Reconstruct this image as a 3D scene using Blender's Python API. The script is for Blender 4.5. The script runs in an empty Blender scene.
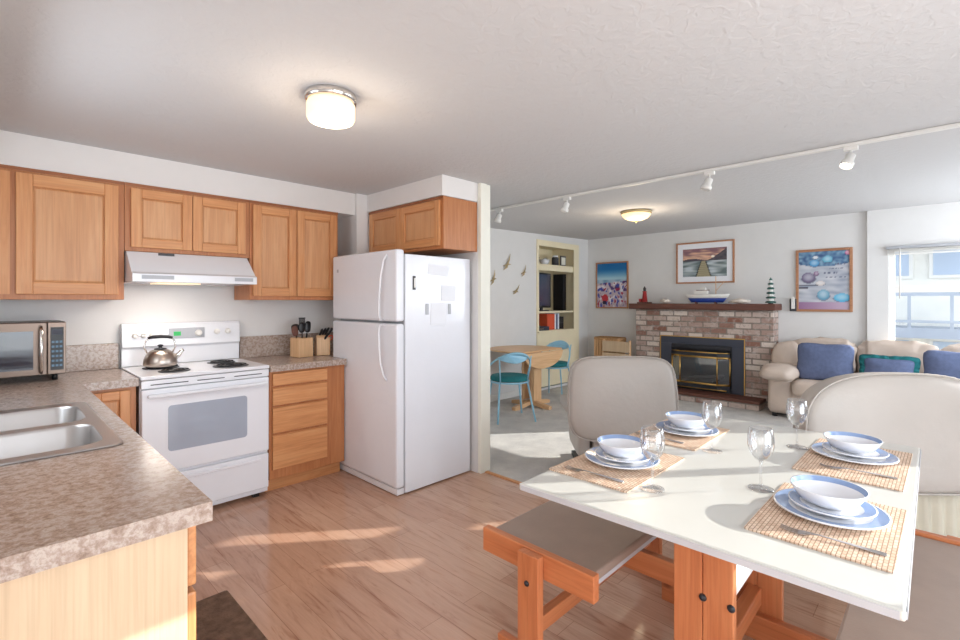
import bpy, bmesh, math, random
from mathutils import Vector, Matrix, noise
PI = math.pi
random.seed(7)
C = bpy.context.scene.collection
S = bpy.context.scene

# ------------------------------------------------------------------ camera, world, sun, added fill lights, exposure
CZ = 1.37
cd = bpy.data.cameras.new('camera'); cam = bpy.data.objects.new('camera', cd); C.objects.link(cam)
cd.sensor_width = 36; cd.lens = 18.0; cd.shift_y = -19 / 960.0; cd.clip_start = 0.02
cam.location = (0, 0, CZ); cam.rotation_euler = (PI / 2, 0, math.radians(44.4 - 90))
S.camera = cam
S.view_settings.view_transform = 'Standard'; S.view_settings.look = 'None'
S.view_settings.gamma = 1; S.view_settings.use_curve_mapping = False
S.view_settings.exposure = -0.05

w = bpy.data.worlds.new('world'); S.world = w; w.use_nodes = True
bg = w.node_tree.nodes['Background']; bg.inputs[0].default_value = (0.84, 0.92, 1.0, 1); bg.inputs[1].default_value = 2.6

SUN_DIR = Vector((-0.777 * 0.9613, 0.629 * 0.9613, -0.2756))
sd = bpy.data.lights.new('sun', 'SUN'); sun = bpy.data.objects.new('sun', sd); C.objects.link(sun)
sd.energy = 10.5; sd.angle = 0.005; sd.color = (1.0, 0.94, 0.86)
sun.rotation_euler = SUN_DIR.to_track_quat('-Z', 'Y').to_euler(); sun.location = (9, -6, 4)

def area(name, loc, rot, sx, sy, power, col=(0.86, 0.93, 1.0)):
    d = bpy.data.lights.new(name, 'AREA'); d.shape = 'RECTANGLE'; d.size = sx; d.size_y = sy; d.energy = power; d.color = col
    o = bpy.data.objects.new(name, d); C.objects.link(o); o.location = loc; o.rotation_euler = rot; return o
area('fill_dining_side', (4.6, -1.55, 1.45), (PI / 2, 0, 0), 2.4, 0.9, 20)  # added fill lamp behind the viewer, in front of the dining openings
area('fill_living_side', (6.2, -1.55, 1.6), (PI / 2, 0, 0), 1.5, 0.9, 58)  # added fill lamp to brighten the living room; no window of this size
area('fill_kitchen_side', (1.2, -1.55, 1.05), (PI / 2, 0, 0), 2.4, 1.9, 58)  # added fill lamp at the unseen glass door, for ambient brightness
area('fill_sink_side', (-0.29, 2.35, 1.6), (0, -PI / 2, 0), 0.7, 0.9, 7)  # added fill lamp inside the unseen window over the sink

# ------------------------------------------------------------------ materials
def srgb(r, g, b):
    f = lambda c: (c / 255 / 12.92) if c / 255 <= 0.04045 else ((c / 255 + 0.055) / 1.055) ** 2.4
    return (f(r), f(g), f(b), 1)
def nm(name):
    m = bpy.data.materials.new(name); m.use_nodes = True
    return m, m.node_tree, m.node_tree.nodes['Principled BSDF']
def ramp(nt, fac, stops):
    r = nt.nodes.new('ShaderNodeValToRGB'); e = r.color_ramp.elements
    while len(e) < len(stops): e.new(0.5)
    for k, (p, c) in enumerate(stops): e[k].position = p; e[k].color = c
    nt.links.new(fac, r.inputs[0]); return r.outputs[0]
def coords(nt, scale=(1, 1, 1), rot=(0, 0, 0)):
    t = nt.nodes.new('ShaderNodeTexCoord'); mp = nt.nodes.new('ShaderNodeMapping')
    mp.inputs['Scale'].default_value = scale; mp.inputs['Rotation'].default_value = rot
    nt.links.new(t.outputs['Object'], mp.inputs[0]); return mp.outputs[0]
def noise_t(nt, vec, scale, detail=4, rough=0.55, dist=0):
    n = nt.nodes.new('ShaderNodeTexNoise'); n.inputs['Scale'].default_value = scale; n.inputs['Detail'].default_value = detail
    n.inputs['Roughness'].default_value = rough; n.inputs['Distortion'].default_value = dist
    nt.links.new(vec, n.inputs['Vector']); return n.outputs['Fac']
def mix(nt, fac, a, b, mode='MIX'):
    n = nt.nodes.new('ShaderNodeMix'); n.data_type = 'RGBA'; n.blend_type = mode
    for s, v in ((0, fac), (6, a), (7, b)):
        if hasattr(v, 'node'): nt.links.new(v, n.inputs[s])
        else: n.inputs[s].default_value = v
    return n.outputs[2]
def bump(nt, bsdf, h, strength=0.3, dist=0.01):
    b = nt.nodes.new('ShaderNodeBump'); b.inputs['Strength'].default_value = strength; b.inputs['Distance'].default_value = dist
    nt.links.new(h, b.inputs['Height']); nt.links.new(b.outputs[0], bsdf.inputs['Normal'])
def plain(name, c, rough=0.5, metal=0.0, var=0.04, nscale=6, bmp=0.0, bscale=60, coat=0.0, emit=None, estr=0.0):
    m, nt, b = nm(name); col = srgb(*c)
    v = coords(nt); n = noise_t(nt, v, nscale)
    dark = tuple(max(0, q * (1 - var)) for q in col[:3]) + (1,); lite = tuple(min(1, q * (1 + var)) for q in col[:3]) + (1,)
    nt.links.new(ramp(nt, n, [(0.3, dark), (0.7, lite)]), b.inputs['Base Color'])
    b.inputs['Roughness'].default_value = rough; b.inputs['Metallic'].default_value = metal
    b.inputs['Coat Weight'].default_value = coat
    if bmp: bump(nt, b, noise_t(nt, v, bscale, 3), bmp)
    if emit: b.inputs['Emission Color'].default_value = srgb(*emit); b.inputs['Emission Strength'].default_value = estr
    return m
def wood(name, light, mid, dark, axis='Z', rough=0.38, sc=1.0, knots=False):
    m, nt, b = nm(name)
    s = {'X': (1.3, 16, 16), 'Y': (16, 1.3, 16), 'Z': (16, 16, 1.3)}[axis]
    v = coords(nt, tuple(q * sc for q in s)); n = noise_t(nt, v, 1.4, 5, 0.6, 1.2)
    s2 = {'X': (3, 120, 120), 'Y': (120, 3, 120), 'Z': (120, 120, 3)}[axis]
    n2 = noise_t(nt, coords(nt, s2), 1.0, 2)
    c = ramp(nt, n, [(0.15, srgb(*dark)), (0.5, srgb(*mid)), (0.85, srgb(*light))])
    c2 = ramp(nt, n2, [(0.35, (0.78, 0.74, 0.7, 1)), (0.55, (1, 1, 1, 1))])
    c = mix(nt, 0.42, c, c2, 'MULTIPLY')
    if knots:
        k = nt.nodes.new('ShaderNodeTexVoronoi'); k.inputs['Scale'].default_value = 5.5
        nt.links.new(coords(nt, {'X': (0.5, 1, 1), 'Y': (1, 0.5, 1), 'Z': (1, 1, 0.5)}[axis]), k.inputs['Vector'])
        c = mix(nt, ramp(nt, k.outputs['Distance'], [(0.05, (1, 1, 1, 1)), (0.11, (0, 0, 0, 1))]), c, srgb(120, 50, 30))
    nt.links.new(c, b.inputs['Base Color']); b.inputs['Roughness'].default_value = rough
    bump(nt, b, n2, 0.06, 0.002)
    return m
M = {}
OL, OM, OD = (228, 174, 124), (214, 150, 98), (190, 124, 76)
M['oakframe'] = wood('oak_face_frame', (204, 142, 96), (188, 122, 76), (166, 100, 60), 'Z')  # darker stiles, with the shade of the drawer gaps put into the colour
for a in 'XYZ': M['oak' + a] = wood('oak_' + a, OL, OM, OD, a)
M['oakpanel'] = wood('oak_panel', (224, 174, 130), (212, 156, 110), (192, 132, 86), 'Z', sc=0.8)
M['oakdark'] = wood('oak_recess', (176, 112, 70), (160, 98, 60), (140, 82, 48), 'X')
M['birch'] = wood('birch_panel', (224, 202, 172), (216, 190, 158), (202, 172, 140), 'Z', 0.45, 0.6)
for a in 'XYZ': M['pine' + a] = wood('pine_' + a, (218, 148, 102), (204, 126, 82), (176, 96, 58), a, 0.35, 0.8, a != 'X')
M['beech'] = wood('beech', (236, 200, 158), (226, 184, 140), (208, 162, 118), 'X', 0.4)
M['beechZ'] = wood('beech_z', (236, 200, 158), (226, 184, 140), (208, 162, 118), 'Z', 0.4)
M['framewood'] = wood('frame_wood', (196, 146, 110), (178, 126, 92), (154, 104, 74), 'Y', 0.5)
M['mantel'] = wood('mantel_wood', (128, 84, 70), (106, 66, 54), (80, 48, 40), 'Y', 0.6)
M['white_wall'] = plain('white_wall', (228, 227, 226), 0.9, var=0.015, bmp=0.05, bscale=90)
M['soffit'] = plain('white_soffit', (232, 228, 226), 0.9, var=0.015)
M['cream'] = plain('cream_paint', (240, 238, 226), 0.55, var=0.02)
M['creamy'] = plain('yellow_cream_paint', (244, 232, 200), 0.55, var=0.02)
M['trim'] = plain('white_trim', (236, 234, 230), 0.5, var=0.01)
M['appl'] = plain('white_enamel', (236, 237, 242), 0.22, var=0.01, coat=0.4)
M['fridge'] = plain('white_fridge_enamel', (234, 236, 243), 0.2, var=0.01, bmp=0.2, bscale=6, coat=0.0)
M['applgrey'] = plain('grey_panel', (176, 178, 184), 0.35)
M['ovenglass'] = plain('oven_glass', (168, 176, 190), 0.12, var=0.02, coat=0.5)
M['black'] = plain('black_plastic', (24, 24, 28), 0.35)
M['blackmetal'] = plain('black_metal', (34, 36, 44), 0.45, bmp=0.05)
M['slate'] = plain('charcoal_panel', (60, 64, 78), 0.5, var=0.06)
M['dgrey'] = plain('dark_grey', (64, 64, 68), 0.5)
M['steel'] = plain('stainless_steel', (196, 190, 186), 0.24, 1.0, var=0.05)
M['steelwarm'] = plain('brushed_steel', (188, 176, 166), 0.32, 1.0, var=0.06)
M['sinksteel'] = plain('sink_steel', (188, 184, 182), 0.3, 0.9, var=0.04)
M['mwsteel'] = plain('dark_brushed_steel', (122, 106, 96), 0.34, 1.0, var=0.06)
M['chrome'] = plain('chrome', (220, 216, 212), 0.12, 1.0, var=0.02)
M['brass'] = plain('brass', (214, 172, 98), 0.28, 1.0, var=0.05)
M['brassdull'] = plain('antique_brass', (190, 170, 130), 0.45, 0.5, var=0.1)
M['whiteplastic'] = plain('white_plastic', (232, 230, 226), 0.4)
M['tabletop'] = plain('white_laminate', (214, 213, 207), 0.22, var=0.01, coat=0.2)
M['tableedge'] = plain('grey_edge_band', (196, 196, 202), 0.4)
M['vinyl'] = plain('taupe_vinyl', (158, 138, 126), 0.42, var=0.06, nscale=9, bmp=0.08, bscale=140)
M['leather'] = plain('beige_leather', (182, 174, 167), 0.45, var=0.04, nscale=4, bmp=0.12, bscale=34)
M['sofa'] = plain('sofa_leather', (206, 188, 174), 0.5, var=0.08, nscale=5, bmp=0.5, bscale=13)
M['skirt'] = plain('beige_cloth', (206, 198, 180), 0.8, var=0.05, bmp=0.1)
M['bluecloth'] = plain('blue_cushion_cloth', (98, 110, 144), 0.85, var=0.12, nscale=30, bmp=0.2, bscale=200)
M['tealcloth'] = plain('teal_cloth', (24, 112, 118), 0.8, var=0.12, nscale=20, bmp=0.15)
M['lightblue'] = plain('light_blue_metal', (150, 200, 224), 0.35, var=0.03)
M['porcelain'] = plain('porcelain', (240, 241, 245), 0.12, var=0.01, coat=0.5)
M['glazeblue'] = plain('blue_glaze', (140, 164, 204), 0.14, var=0.06, nscale=40, coat=0.5)
M['red'] = plain('red_paint', (186, 62, 62), 0.5)
M['orange'] = plain('orange_plastic', (226, 94, 60), 0.4)
M['navy'] = plain('navy_paint', (30, 62, 150), 0.4)
M['green'] = plain('green_paint', (52, 92, 84), 0.5)
M['shell'] = plain('shell', (226, 214, 202), 0.5, var=0.12, nscale=30)
M['paper'] = plain('paper', (244, 246, 252), 0.6, var=0.01)
M['display'] = plain('green_display', (20, 90, 40), 0.3, emit=(60, 220, 110), estr=0.6)
M['blueled'] = plain('blue_keys', (96, 130, 156), 0.4)
M['screen'] = plain('tv_screen', (70, 72, 92), 0.1, var=0.05, coat=0.6)
M['wicker'] = plain('woven_wicker', (196, 150, 104), 0.7, var=0.3, nscale=60, bmp=0.4, bscale=80)
M['dmat'] = plain('brown_mat', (112, 88, 72), 0.9, var=0.35, nscale=28, bmp=0.5, bscale=120)
M['mwglass'] = plain('microwave_glass', (46, 46, 58), 0.08, var=0.05, coat=0.7)
M['bulb'] = plain('lit_bulb', (255, 246, 230), 0.4, emit=(255, 244, 225), estr=14)
M['lampglass'] = plain('lit_lamp_glass', (250, 232, 205), 0.35, emit=(255, 226, 184), estr=0.75)
M['lampbright'] = plain('lit_lamp_glass_bottom', (255, 240, 220), 0.35, emit=(255, 240, 214), estr=2.2)
M['bowlglass'] = plain('lit_alabaster', (250, 226, 186), 0.35, var=0.1, nscale=14, emit=(255, 220, 164), estr=1.0)
M['sand'] = plain('sand_ground', (206, 200, 190), 0.95, var=0.1, nscale=2)
M['stucco'] = plain('pale_siding', (236, 234, 228), 0.8, var=0.03)
M['roofm'] = plain('grey_roofing', (110, 116, 130), 0.9)
M['railm'] = plain('blue_grey_rail', (150, 158, 174), 0.5)
M['winglass'] = plain('bluish_window_glass', (176, 192, 214), 0.25, var=0.1, nscale=1)
M['bush'] = plain('grey_green_shrub', (112, 124, 96), 0.9, var=0.4, nscale=14)

def glassy(name, tint=(1, 1, 1, 1), amount=0.1, thick=False):
    m = bpy.data.materials.new(name); m.use_nodes = True; nt = m.node_tree; nt.nodes.remove(nt.nodes['Principled BSDF'])
    out = nt.nodes['Material Output']; tr = nt.nodes.new('ShaderNodeBsdfTransparent'); gl = nt.nodes.new('ShaderNodeBsdfGlossy')
    gl.inputs['Roughness'].default_value = 0.03; tr.inputs[0].default_value = tint; mx = nt.nodes.new('ShaderNodeMixShader')
    lw = nt.nodes.new('ShaderNodeLayerWeight'); lw.inputs['Blend'].default_value = 0.35
    mt = nt.nodes.new('ShaderNodeMath'); mt.operation = 'MULTIPLY_ADD'; mt.inputs[1].default_value = 0.75 if thick else 0.3; mt.inputs[2].default_value = amount
    nt.links.new(lw.outputs['Facing'], mt.inputs[0]); nt.links.new(mt.outputs[0], mx.inputs[0])
    nt.links.new(tr.outputs[0], mx.inputs[1]); nt.links.new(gl.outputs[0], mx.inputs[2]); nt.links.new(mx.outputs[0], out.inputs[0])
    return m
M['pane'] = glassy('window_glass', (0.97, 0.99, 1, 1), 0.03)
M['glass'] = glassy('wine_glass_crystal', (0.975, 0.98, 0.99, 1), 0.07, True)

def m_counter():
    m, nt, b = nm('speckled_laminate'); v = coords(nt)
    a = noise_t(nt, v, 62, 5, 0.65, 0.3); f = noise_t(nt, v, 210, 3, 0.7)
    c = ramp(nt, a, [(0.3, srgb(140, 118, 104)), (0.46, srgb(170, 150, 138)), (0.6, srgb(196, 182, 172)), (0.8, srgb(160, 144, 136))])
    c2 = ramp(nt, f, [(0.38, (0.72, 0.68, 0.66, 1)), (0.52, (1, 1, 1, 1))])
    nt.links.new(mix(nt, 0.6, c, c2, 'MULTIPLY'), b.inputs['Base Color']); b.inputs['Roughness'].default_value = 0.2
    return m
M['counter'] = m_counter()
def m_floor():
    m, nt, b = nm('wood_plank_floor')
    v = coords(nt, (1, 1, 1), (0, 0, PI / 2))
    br = nt.nodes.new('ShaderNodeTexBrick'); nt.links.new(v, br.inputs['Vector'])
    br.inputs['Scale'].default_value = 1; br.inputs['Brick Width'].default_value = 1.15; br.inputs['Row Height'].default_value = 0.125
    br.inputs['Mortar Size'].default_value = 0.0014; br.inputs['Mortar Smooth'].default_value = 0.2; br.offset = 0.37; br.inputs['Bias'].default_value = 0.0
    br.inputs['Color1'].default_value = srgb(212, 174, 150); br.inputs['Color2'].default_value = srgb(199, 158, 134); br.inputs['Mortar'].default_value = srgb(168, 126, 102)
    g = noise_t(nt, coords(nt, (11, 1.3, 1)), 1.6, 6, 0.62, 1.6)
    c = ramp(nt, g, [(0.3, srgb(176, 132, 106)), (0.45, (0.86, 0.83, 0.8, 1)), (0.6, (1, 1, 1, 1)), (0.72, srgb(222, 200, 180))])
    f = noise_t(nt, coords(nt, (90, 3, 1)), 1, 2)
    c3 = ramp(nt, f, [(0.35, (0.82, 0.78, 0.76, 1)), (0.5, (1, 1, 1, 1))])
    cc = mix(nt, 0.6, br.outputs['Color'], c, 'MULTIPLY'); cc = mix(nt, 0.25, cc, c3, 'MULTIPLY')
    nt.links.new(cc, b.inputs['Base Color']); b.inputs['Roughness'].default_value = 0.15
    return m
M['floor'] = m_floor()
def m_carpet():
    m, nt, b = nm('grey_carpet'); v = coords(nt)
    a = noise_t(nt, v, 5, 4); f = noise_t(nt, v, 160, 3, 0.8)
    c = ramp(nt, a, [(0.35, srgb(206, 203, 200)), (0.65, srgb(224, 221, 216))])
    c2 = ramp(nt, f, [(0.35, (0.66, 0.66, 0.68, 1)), (0.6, (1, 1, 1, 1))])
    nt.links.new(mix(nt, 0.7, c, c2, 'MULTIPLY'), b.inputs['Base Color']); b.inputs['Roughness'].default_value = 1.0
    bump(nt, b, f, 0.6, 0.01); return m
M['carpet'] = m_carpet()
def m_ceiling():
    m, nt, b = nm('textured_ceiling'); v = coords(nt); n = noise_t(nt, v, 22, 4, 0.5, 0.8)
    b.inputs['Base Color'].default_value = srgb(210, 209, 210); b.inputs['Roughness'].default_value = 0.95
    bump(nt, b, ramp(nt, n, [(0.42, (0, 0, 0, 1)), (0.6, (1, 1, 1, 1))]), 0.22, 0.006); return m
M['ceiling'] = m_ceiling()
def m_brick():
    m, nt, b = nm('whitewashed_brick')
    t = nt.nodes.new('ShaderNodeTexCoord'); sp = nt.nodes.new('ShaderNodeSeparateXYZ'); nt.links.new(t.outputs['Object'], sp.inputs[0])
    ad = nt.nodes.new('ShaderNodeMath'); nt.links.new(sp.outputs[0], ad.inputs[0]); nt.links.new(sp.outputs[1], ad.inputs[1])
    cb = nt.nodes.new('ShaderNodeCombineXYZ'); nt.links.new(ad.outputs[0], cb.inputs[0]); nt.links.new(sp.outputs[2], cb.inputs[1])
    br = nt.nodes.new('ShaderNodeTexBrick'); nt.links.new(cb.outputs[0], br.inputs['Vector'])
    br.inputs['Scale'].default_value = 1; br.inputs['Brick Width'].default_value = 0.205; br.inputs['Row Height'].default_value = 0.077; br.inputs['Bias'].default_value = 0.0
    br.inputs['Mortar Size'].default_value = 0.011; br.inputs['Mortar Smooth'].default_value = 0.3
    br.inputs['Color1'].default_value = srgb(138, 92, 76); br.inputs['Color2'].default_value = srgb(230, 218, 208); br.inputs['Mortar'].default_value = srgb(140, 128, 120)
    n = noise_t(nt, cb.outputs[0], 9, 6, 0.7, 1)
    c = mix(nt, ramp(nt, n, [(0.5, (0, 0, 0, 1)), (0.7, (0.6, 0.6, 0.6, 1))]), br.outputs['Color'], srgb(214, 204, 198))
    n2 = noise_t(nt, cb.outputs[0], 23, 5, 0.7)
    c = mix(nt, ramp(nt, n2, [(0.34, (0.6, 0.6, 0.6, 1)), (0.46, (0, 0, 0, 1))]), c, srgb(120, 92, 82))
    nt.links.new(c, b.inputs['Base Color']); b.inputs['Roughness'].default_value = 0.9
    bump(nt, b, br.outputs['Fac'], -0.6, 0.01); return m
M['brick'] = m_brick()
def m_weave():
    m, nt, b = nm('woven_seagrass'); v = coords(nt)
    br = nt.nodes.new('ShaderNodeTexBrick'); nt.links.new(v, br.inputs['Vector']); br.inputs['Scale'].default_value = 1
    br.inputs['Brick Width'].default_value = 0.019; br.inputs['Row Height'].default_value = 0.0095; br.inputs['Mortar Size'].default_value = 0.0018; br.inputs['Mortar Smooth'].default_value = 1.0
    br.inputs['Color1'].default_value = srgb(236, 214, 192); br.inputs['Color2'].default_value = srgb(214, 182, 156); br.inputs['Mortar'].default_value = srgb(150, 112, 86)
    nt.links.new(br.outputs['Color'], b.inputs['Base Color']); b.inputs['Roughness'].default_value = 0.7
    bump(nt, b, br.outputs['Fac'], -0.9, 0.006); return m
M['weave'] = m_weave()
def m_art():
    m, nt, b = nm('printed_picture'); a = nt.nodes.new('ShaderNodeVertexColor'); a.layer_name = 'art'
    nt.links.new(a.outputs[0], b.inputs['Base Color']); b.inputs['Roughness'].default_value = 0.25; return m
M['art'] = m_art()

# ------------------------------------------------------------------ mesh helpers
class MB:
    def __init__(s): s.v = []; s.f = []; s.mi = []; s.sm = []
    def add(s, vs, fs, mi=0, smooth=False, mat=None):
        n = len(s.v)
        s.v += [tuple(mat @ Vector(q)) if mat else tuple(q) for q in vs]
        for f in fs: s.f.append([i + n for i in f]); s.mi.append(mi); s.sm.append(smooth)
        return s
    def box(s, x0, x1, y0, y1, z0, z1, mi=0, mat=None):
        if x0 > x1: x0, x1 = x1, x0
        if y0 > y1: y0, y1 = y1, y0
        if z0 > z1: z0, z1 = z1, z0
        v = [(x, y, z) for z in (z0, z1) for y in (y0, y1) for x in (x0, x1)]
        return s.add(v, [(0, 2, 3, 1), (4, 5, 7, 6), (0, 1, 5, 4), (1, 3, 7, 5), (3, 2, 6, 7), (2, 0, 4, 6)], mi, False, mat)
    def prism(s, poly, axis, a0, a1, mi=0, smooth=False, mat=None):
        n = len(poly)
        def P(p, a):
            return {'X': (a, p[0], p[1]), 'Y': (p[0], a, p[1]), 'Z': (p[0], p[1], a)}[axis]
        v = [P(p, a0) for p in poly] + [P(p, a1) for p in poly]
        s.add(v, [tuple(range(n)), tuple(range(2 * n - 1, n - 1, -1))], mi, False, mat)
        k = len(s.v) - 2 * n
        for i in range(n):
            j = (i + 1) % n; s.f.append([k + i, k + i + n, k + j + n, k + j]); s.mi.append(mi); s.sm.append(smooth)
        return s
    def loops(s, rings, mi=0, cap=(True, True), closed=True, smooth=True, mat=None):
        n = len(rings[0]); v = [p for r in rings for p in r]; f = []
        for a in range(len(rings) - 1):
            for i in range(n if closed else n - 1):
                j = (i + 1) % n; f.append((a * n + i, a * n + j, (a + 1) * n + j, (a + 1) * n + i))
        if cap[0]: f.append(tuple(range(n - 1, -1, -1)))
        if cap[1]: f.append(tuple(range((len(rings) - 1) * n, len(rings) * n)))
        return s.add(v, f, mi, smooth, mat)
    def lathe(s, prof, seg=32, mi=0, cap=(True, True), loc=(0, 0, 0), mat=None, sy=1.0):
        rings = [[(loc[0] + r * math.cos(2 * PI * k / seg), loc[1] + sy * r * math.sin(2 * PI * k / seg), loc[2] + z) for k in range(seg)] for r, z in prof]
        return s.loops(rings, mi, cap, mat=mat)
    def tube(s, pts, r, seg=10, mi=0, closed=False):
        pts = [Vector(p) for p in pts]; n = len(pts); rings = []; up = None
        for i, p in enumerate(pts):
            if closed: t = pts[(i + 1) % n] - pts[i - 1]
            else: t = pts[min(i + 1, n - 1)] - pts[max(i - 1, 0)]
            t.normalize()
            if up is None: up = Vector((0, 0, 1)) if abs(t.z) < 0.9 else Vector((1, 0, 0))
            a = t.cross(up).normalized(); b = a.cross(t).normalized(); up = b
            rr = r[i] if isinstance(r, (list, tuple)) else r
            rings.append([tuple(p + a * math.cos(2 * PI * k / seg) * rr + b * math.sin(2 * PI * k / seg) * rr) for k in range(seg)])
        if closed: rings.append(rings[0])
        return s.loops(rings, mi, (not closed, not closed))
    def pad(s, outline, prof, mat=None, mi=0):
        """outline: 2D loop (x,z); prof: list of (scale, y)"""
        cx = sum(p[0] for p in outline) / len(outline); cz = sum(p[1] for p in outline) / len(outline)
        rings = [[(cx + (p[0] - cx) * k, y, cz + (p[1] - cz) * k) for p in outline] for k, y in prof]
        return s.loops(rings, mi, mat=mat)
    def sell(s, c, a, e1=0.3, e2=0.3, nu=32, nv=16, mi=0, wr=0.0, ws=6.0, mat=None, seed=0):
        def sg(x, e): return math.copysign(abs(x) ** e, x)
        rings = []
        for j in range(nv + 1):
            ph = -PI / 2 + PI * j / nv
            if j in (0, nv): ph *= 0.97
            r = []
            for i in range(nu):
                th = 2 * PI * i / nu
                p = Vector((a[0] * sg(math.cos(ph), e1) * sg(math.cos(th), e2), a[1] * sg(math.cos(ph), e1) * sg(math.sin(th), e2), a[2] * sg(math.sin(ph), e1)))
                if wr: p += p.normalized() * wr * noise.noise(p * ws + Vector((seed, seed * 2, 0)))
                r.append((c[0] + p.x, c[1] + p.y, c[2] + p.z))
            rings.append(r)
        return s.loops(rings, mi, mat=mat)
    def build(s, name, mats, parent=None, loc=(0, 0, 0), rot=(0, 0, 0), bev=0, sub=0):
        me = bpy.data.meshes.new(name); me.from_pydata(s.v, [], s.f); me.validate()
        if not isinstance(mats, (list, tuple)): mats = [mats]
        for m in mats: me.materials.append(m)
        if len(me.polygons) == len(s.mi):
            me.polygons.foreach_set('material_index', s.mi); me.polygons.foreach_set('use_smooth', s.sm)
        bm = bmesh.new(); bm.from_mesh(me); bmesh.ops.recalc_face_normals(bm, faces=bm.faces); bm.to_mesh(me); bm.free()
        o = bpy.data.objects.new(name, me); C.objects.link(o); o.location = loc; o.rotation_euler = rot
        if parent: o.parent = parent
        if bev:
            b = o.modifiers.new('bevel', 'BEVEL'); b.width = bev; b.segments = 2; b.limit_method = 'ANGLE'; b.angle_limit = math.radians(40)
        if sub:
            b = o.modifiers.new('sub', 'SUBSURF'); b.levels = sub; b.render_levels = sub
        return o
def thing(name, label, cat, loc=(0, 0, 0), rz=0, group=None, rot=None):
    o = bpy.data.objects.new(name, None); o.empty_display_size = 0.05; C.objects.link(o); o.location = loc
    o.rotation_euler = rot if rot else (0, 0, rz); return tag(o, label, cat, group)
def tag(o, label, cat, group=None):
    o['label'] = label; o['category'] = cat
    if group: o['group'] = group
    return o
def struct(o): o['kind'] = 'structure'; return o
def copy_tree(o, parent=None):
    c = o.copy(); C.objects.link(c)
    if parent: c.parent = parent
    for ch in list(o.children): copy_tree(ch, c)
    return c
def rrect(x0, x1, z0, z1, r, n=6):
    out = []
    for cx, cz, a0 in ((x1 - r, z1 - r, 0), (x0 + r, z1 - r, PI / 2), (x0 + r, z0 + r, PI), (x1 - r, z0 + r, 1.5 * PI)):
        for k in range(n + 1): a = a0 + PI / 2 * k / n; out.append((cx + r * math.cos(a), cz + r * math.sin(a)))
    return out
def ceil_z(x): return 2.31 if x < 2.8 else 2.31 + (x - 2.8) * 0.11 / 4.4

# ------------------------------------------------------------------ the room shell
XL, XR, YR, YK, YN = -0.33, 7.2, -1.6, 4.05, 4.45
struct(MB().box(XL - .1, 2.79, YR - .1, YK + .1, -0.1, 0).build('floor', M['floor']))
struct(MB().box(2.79, XR + .1, YR - .1, YN + .7, -0.1, 0.004).build('floor_carpet', M['carpet']))
cp = MB(); A = XL - .1
cp.prism([(A, 2.31), (2.8, 2.31), (XR + .12, ceil_z(XR + .12)), (XR + .12, 2.6), (A, 2.6)], 'Y', YR - .12, YN + .8)
struct(cp.build('ceiling', M['ceiling']))
def wall_holes(mb, axis, c0, c1, a0, a1, z0, z1, holes):
    """wall slab; holes = (a_lo, a_hi, z_lo, z_hi), each in its own a-range"""
    def bx(p, q, r, t):
        if q - p < 1e-4 or t - r < 1e-4: return
        if axis == 'X': mb.box(p, q, c0, c1, r, t)
        else: mb.box(c0, c1, p, q, r, t)
    cuts = sorted(set([a0, a1] + [h[0] for h in holes] + [h[1] for h in holes]))
    for p, q in zip(cuts, cuts[1:]):
        hs = sorted([h for h in holes if h[0] <= p + 1e-6 and h[1] >= q - 1e-6], key=lambda h: h[2]); z = z0
        for h in hs: bx(p, q, z, h[2]); z = h[3]
        bx(p, q, z, z1)
    return mb
TOP = 2.58
struct(wall_holes(MB(), 'X', YK, YK + .1, XL - .1, 2.72, 0, TOP, []).build('wall_kitchen', M['white_wall']))
struct(wall_holes(MB(), 'Y', XL - .1, XL, YR - .1, YK, 0, TOP, [(1.9, 2.8, 1.15, 2.0)]).build('wall_left', M['white_wall']))
wr_holes = [(0.0, 2.5, 0.02, 2.0), (3.35, 4.57, 1.42, 1.98), (4.60, 5.7, 1.58, 1.98),
            (5.88, 6.14, 1.62, 1.80), (5.84, 6.12, 1.90, 2.10), (6.48, 6.72, 1.45, 1.70), (6.46, 6.72, 1.80, 2.10)]  # unseen openings, shaped so sun patches land on table and kitchen floor
struct(wall_holes(MB(), 'X', YR - .03, YR, XL - .1, XR + .1, 0, TOP, wr_holes).build('wall_right', M['white_wall']))
struct(wall_holes(MB(), 'Y', XR, XR + .12, 0.69, YN + .8, 0, TOP, []).build('wall_fireplace', M['white_wall']))
WY0, WY1, WZ0, WZ1 = -1.0, 0.50, 0.53, 1.98
struct(wall_holes(MB(), 'Y', 7.15, XR + .12, YR, 0.69, 0, TOP, [(WY0, WY1, WZ0, WZ1)]).build('wall_window', M['white_wall']))
struct(wall_holes(MB(), 'X', YN, YN + .1, 2.85, XR, 0, TOP, [(5.79, 6.86, 0.04, 2.28)]).build('wall_far', M['white_wall']))
struct(MB().box(2.72, 2.84, 2.69, YN + .1, 0, TOP).build('wall_partition', M['white_wall']))
struct(MB().box(2.24, 2.719, 3.70, YK, 0, 2.309).build('wall_chase', M['soffit']))
# soffits above the cabinets
sf = MB().box(XL, 2.238, 3.725, YK, 2.122, 2.309); struct(sf.build('wall_soffit', M['soffit']))
struct(MB().box(XL, 0.018, 0.9, 3.724, 2.122, 2.309).build('wall_soffit_left', M['soffit']))
struct(MB().box(2.345, 2.719, 2.69, 3.698, 2.158, 2.309).build('wall_soffit_right', M['soffit']))
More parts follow.
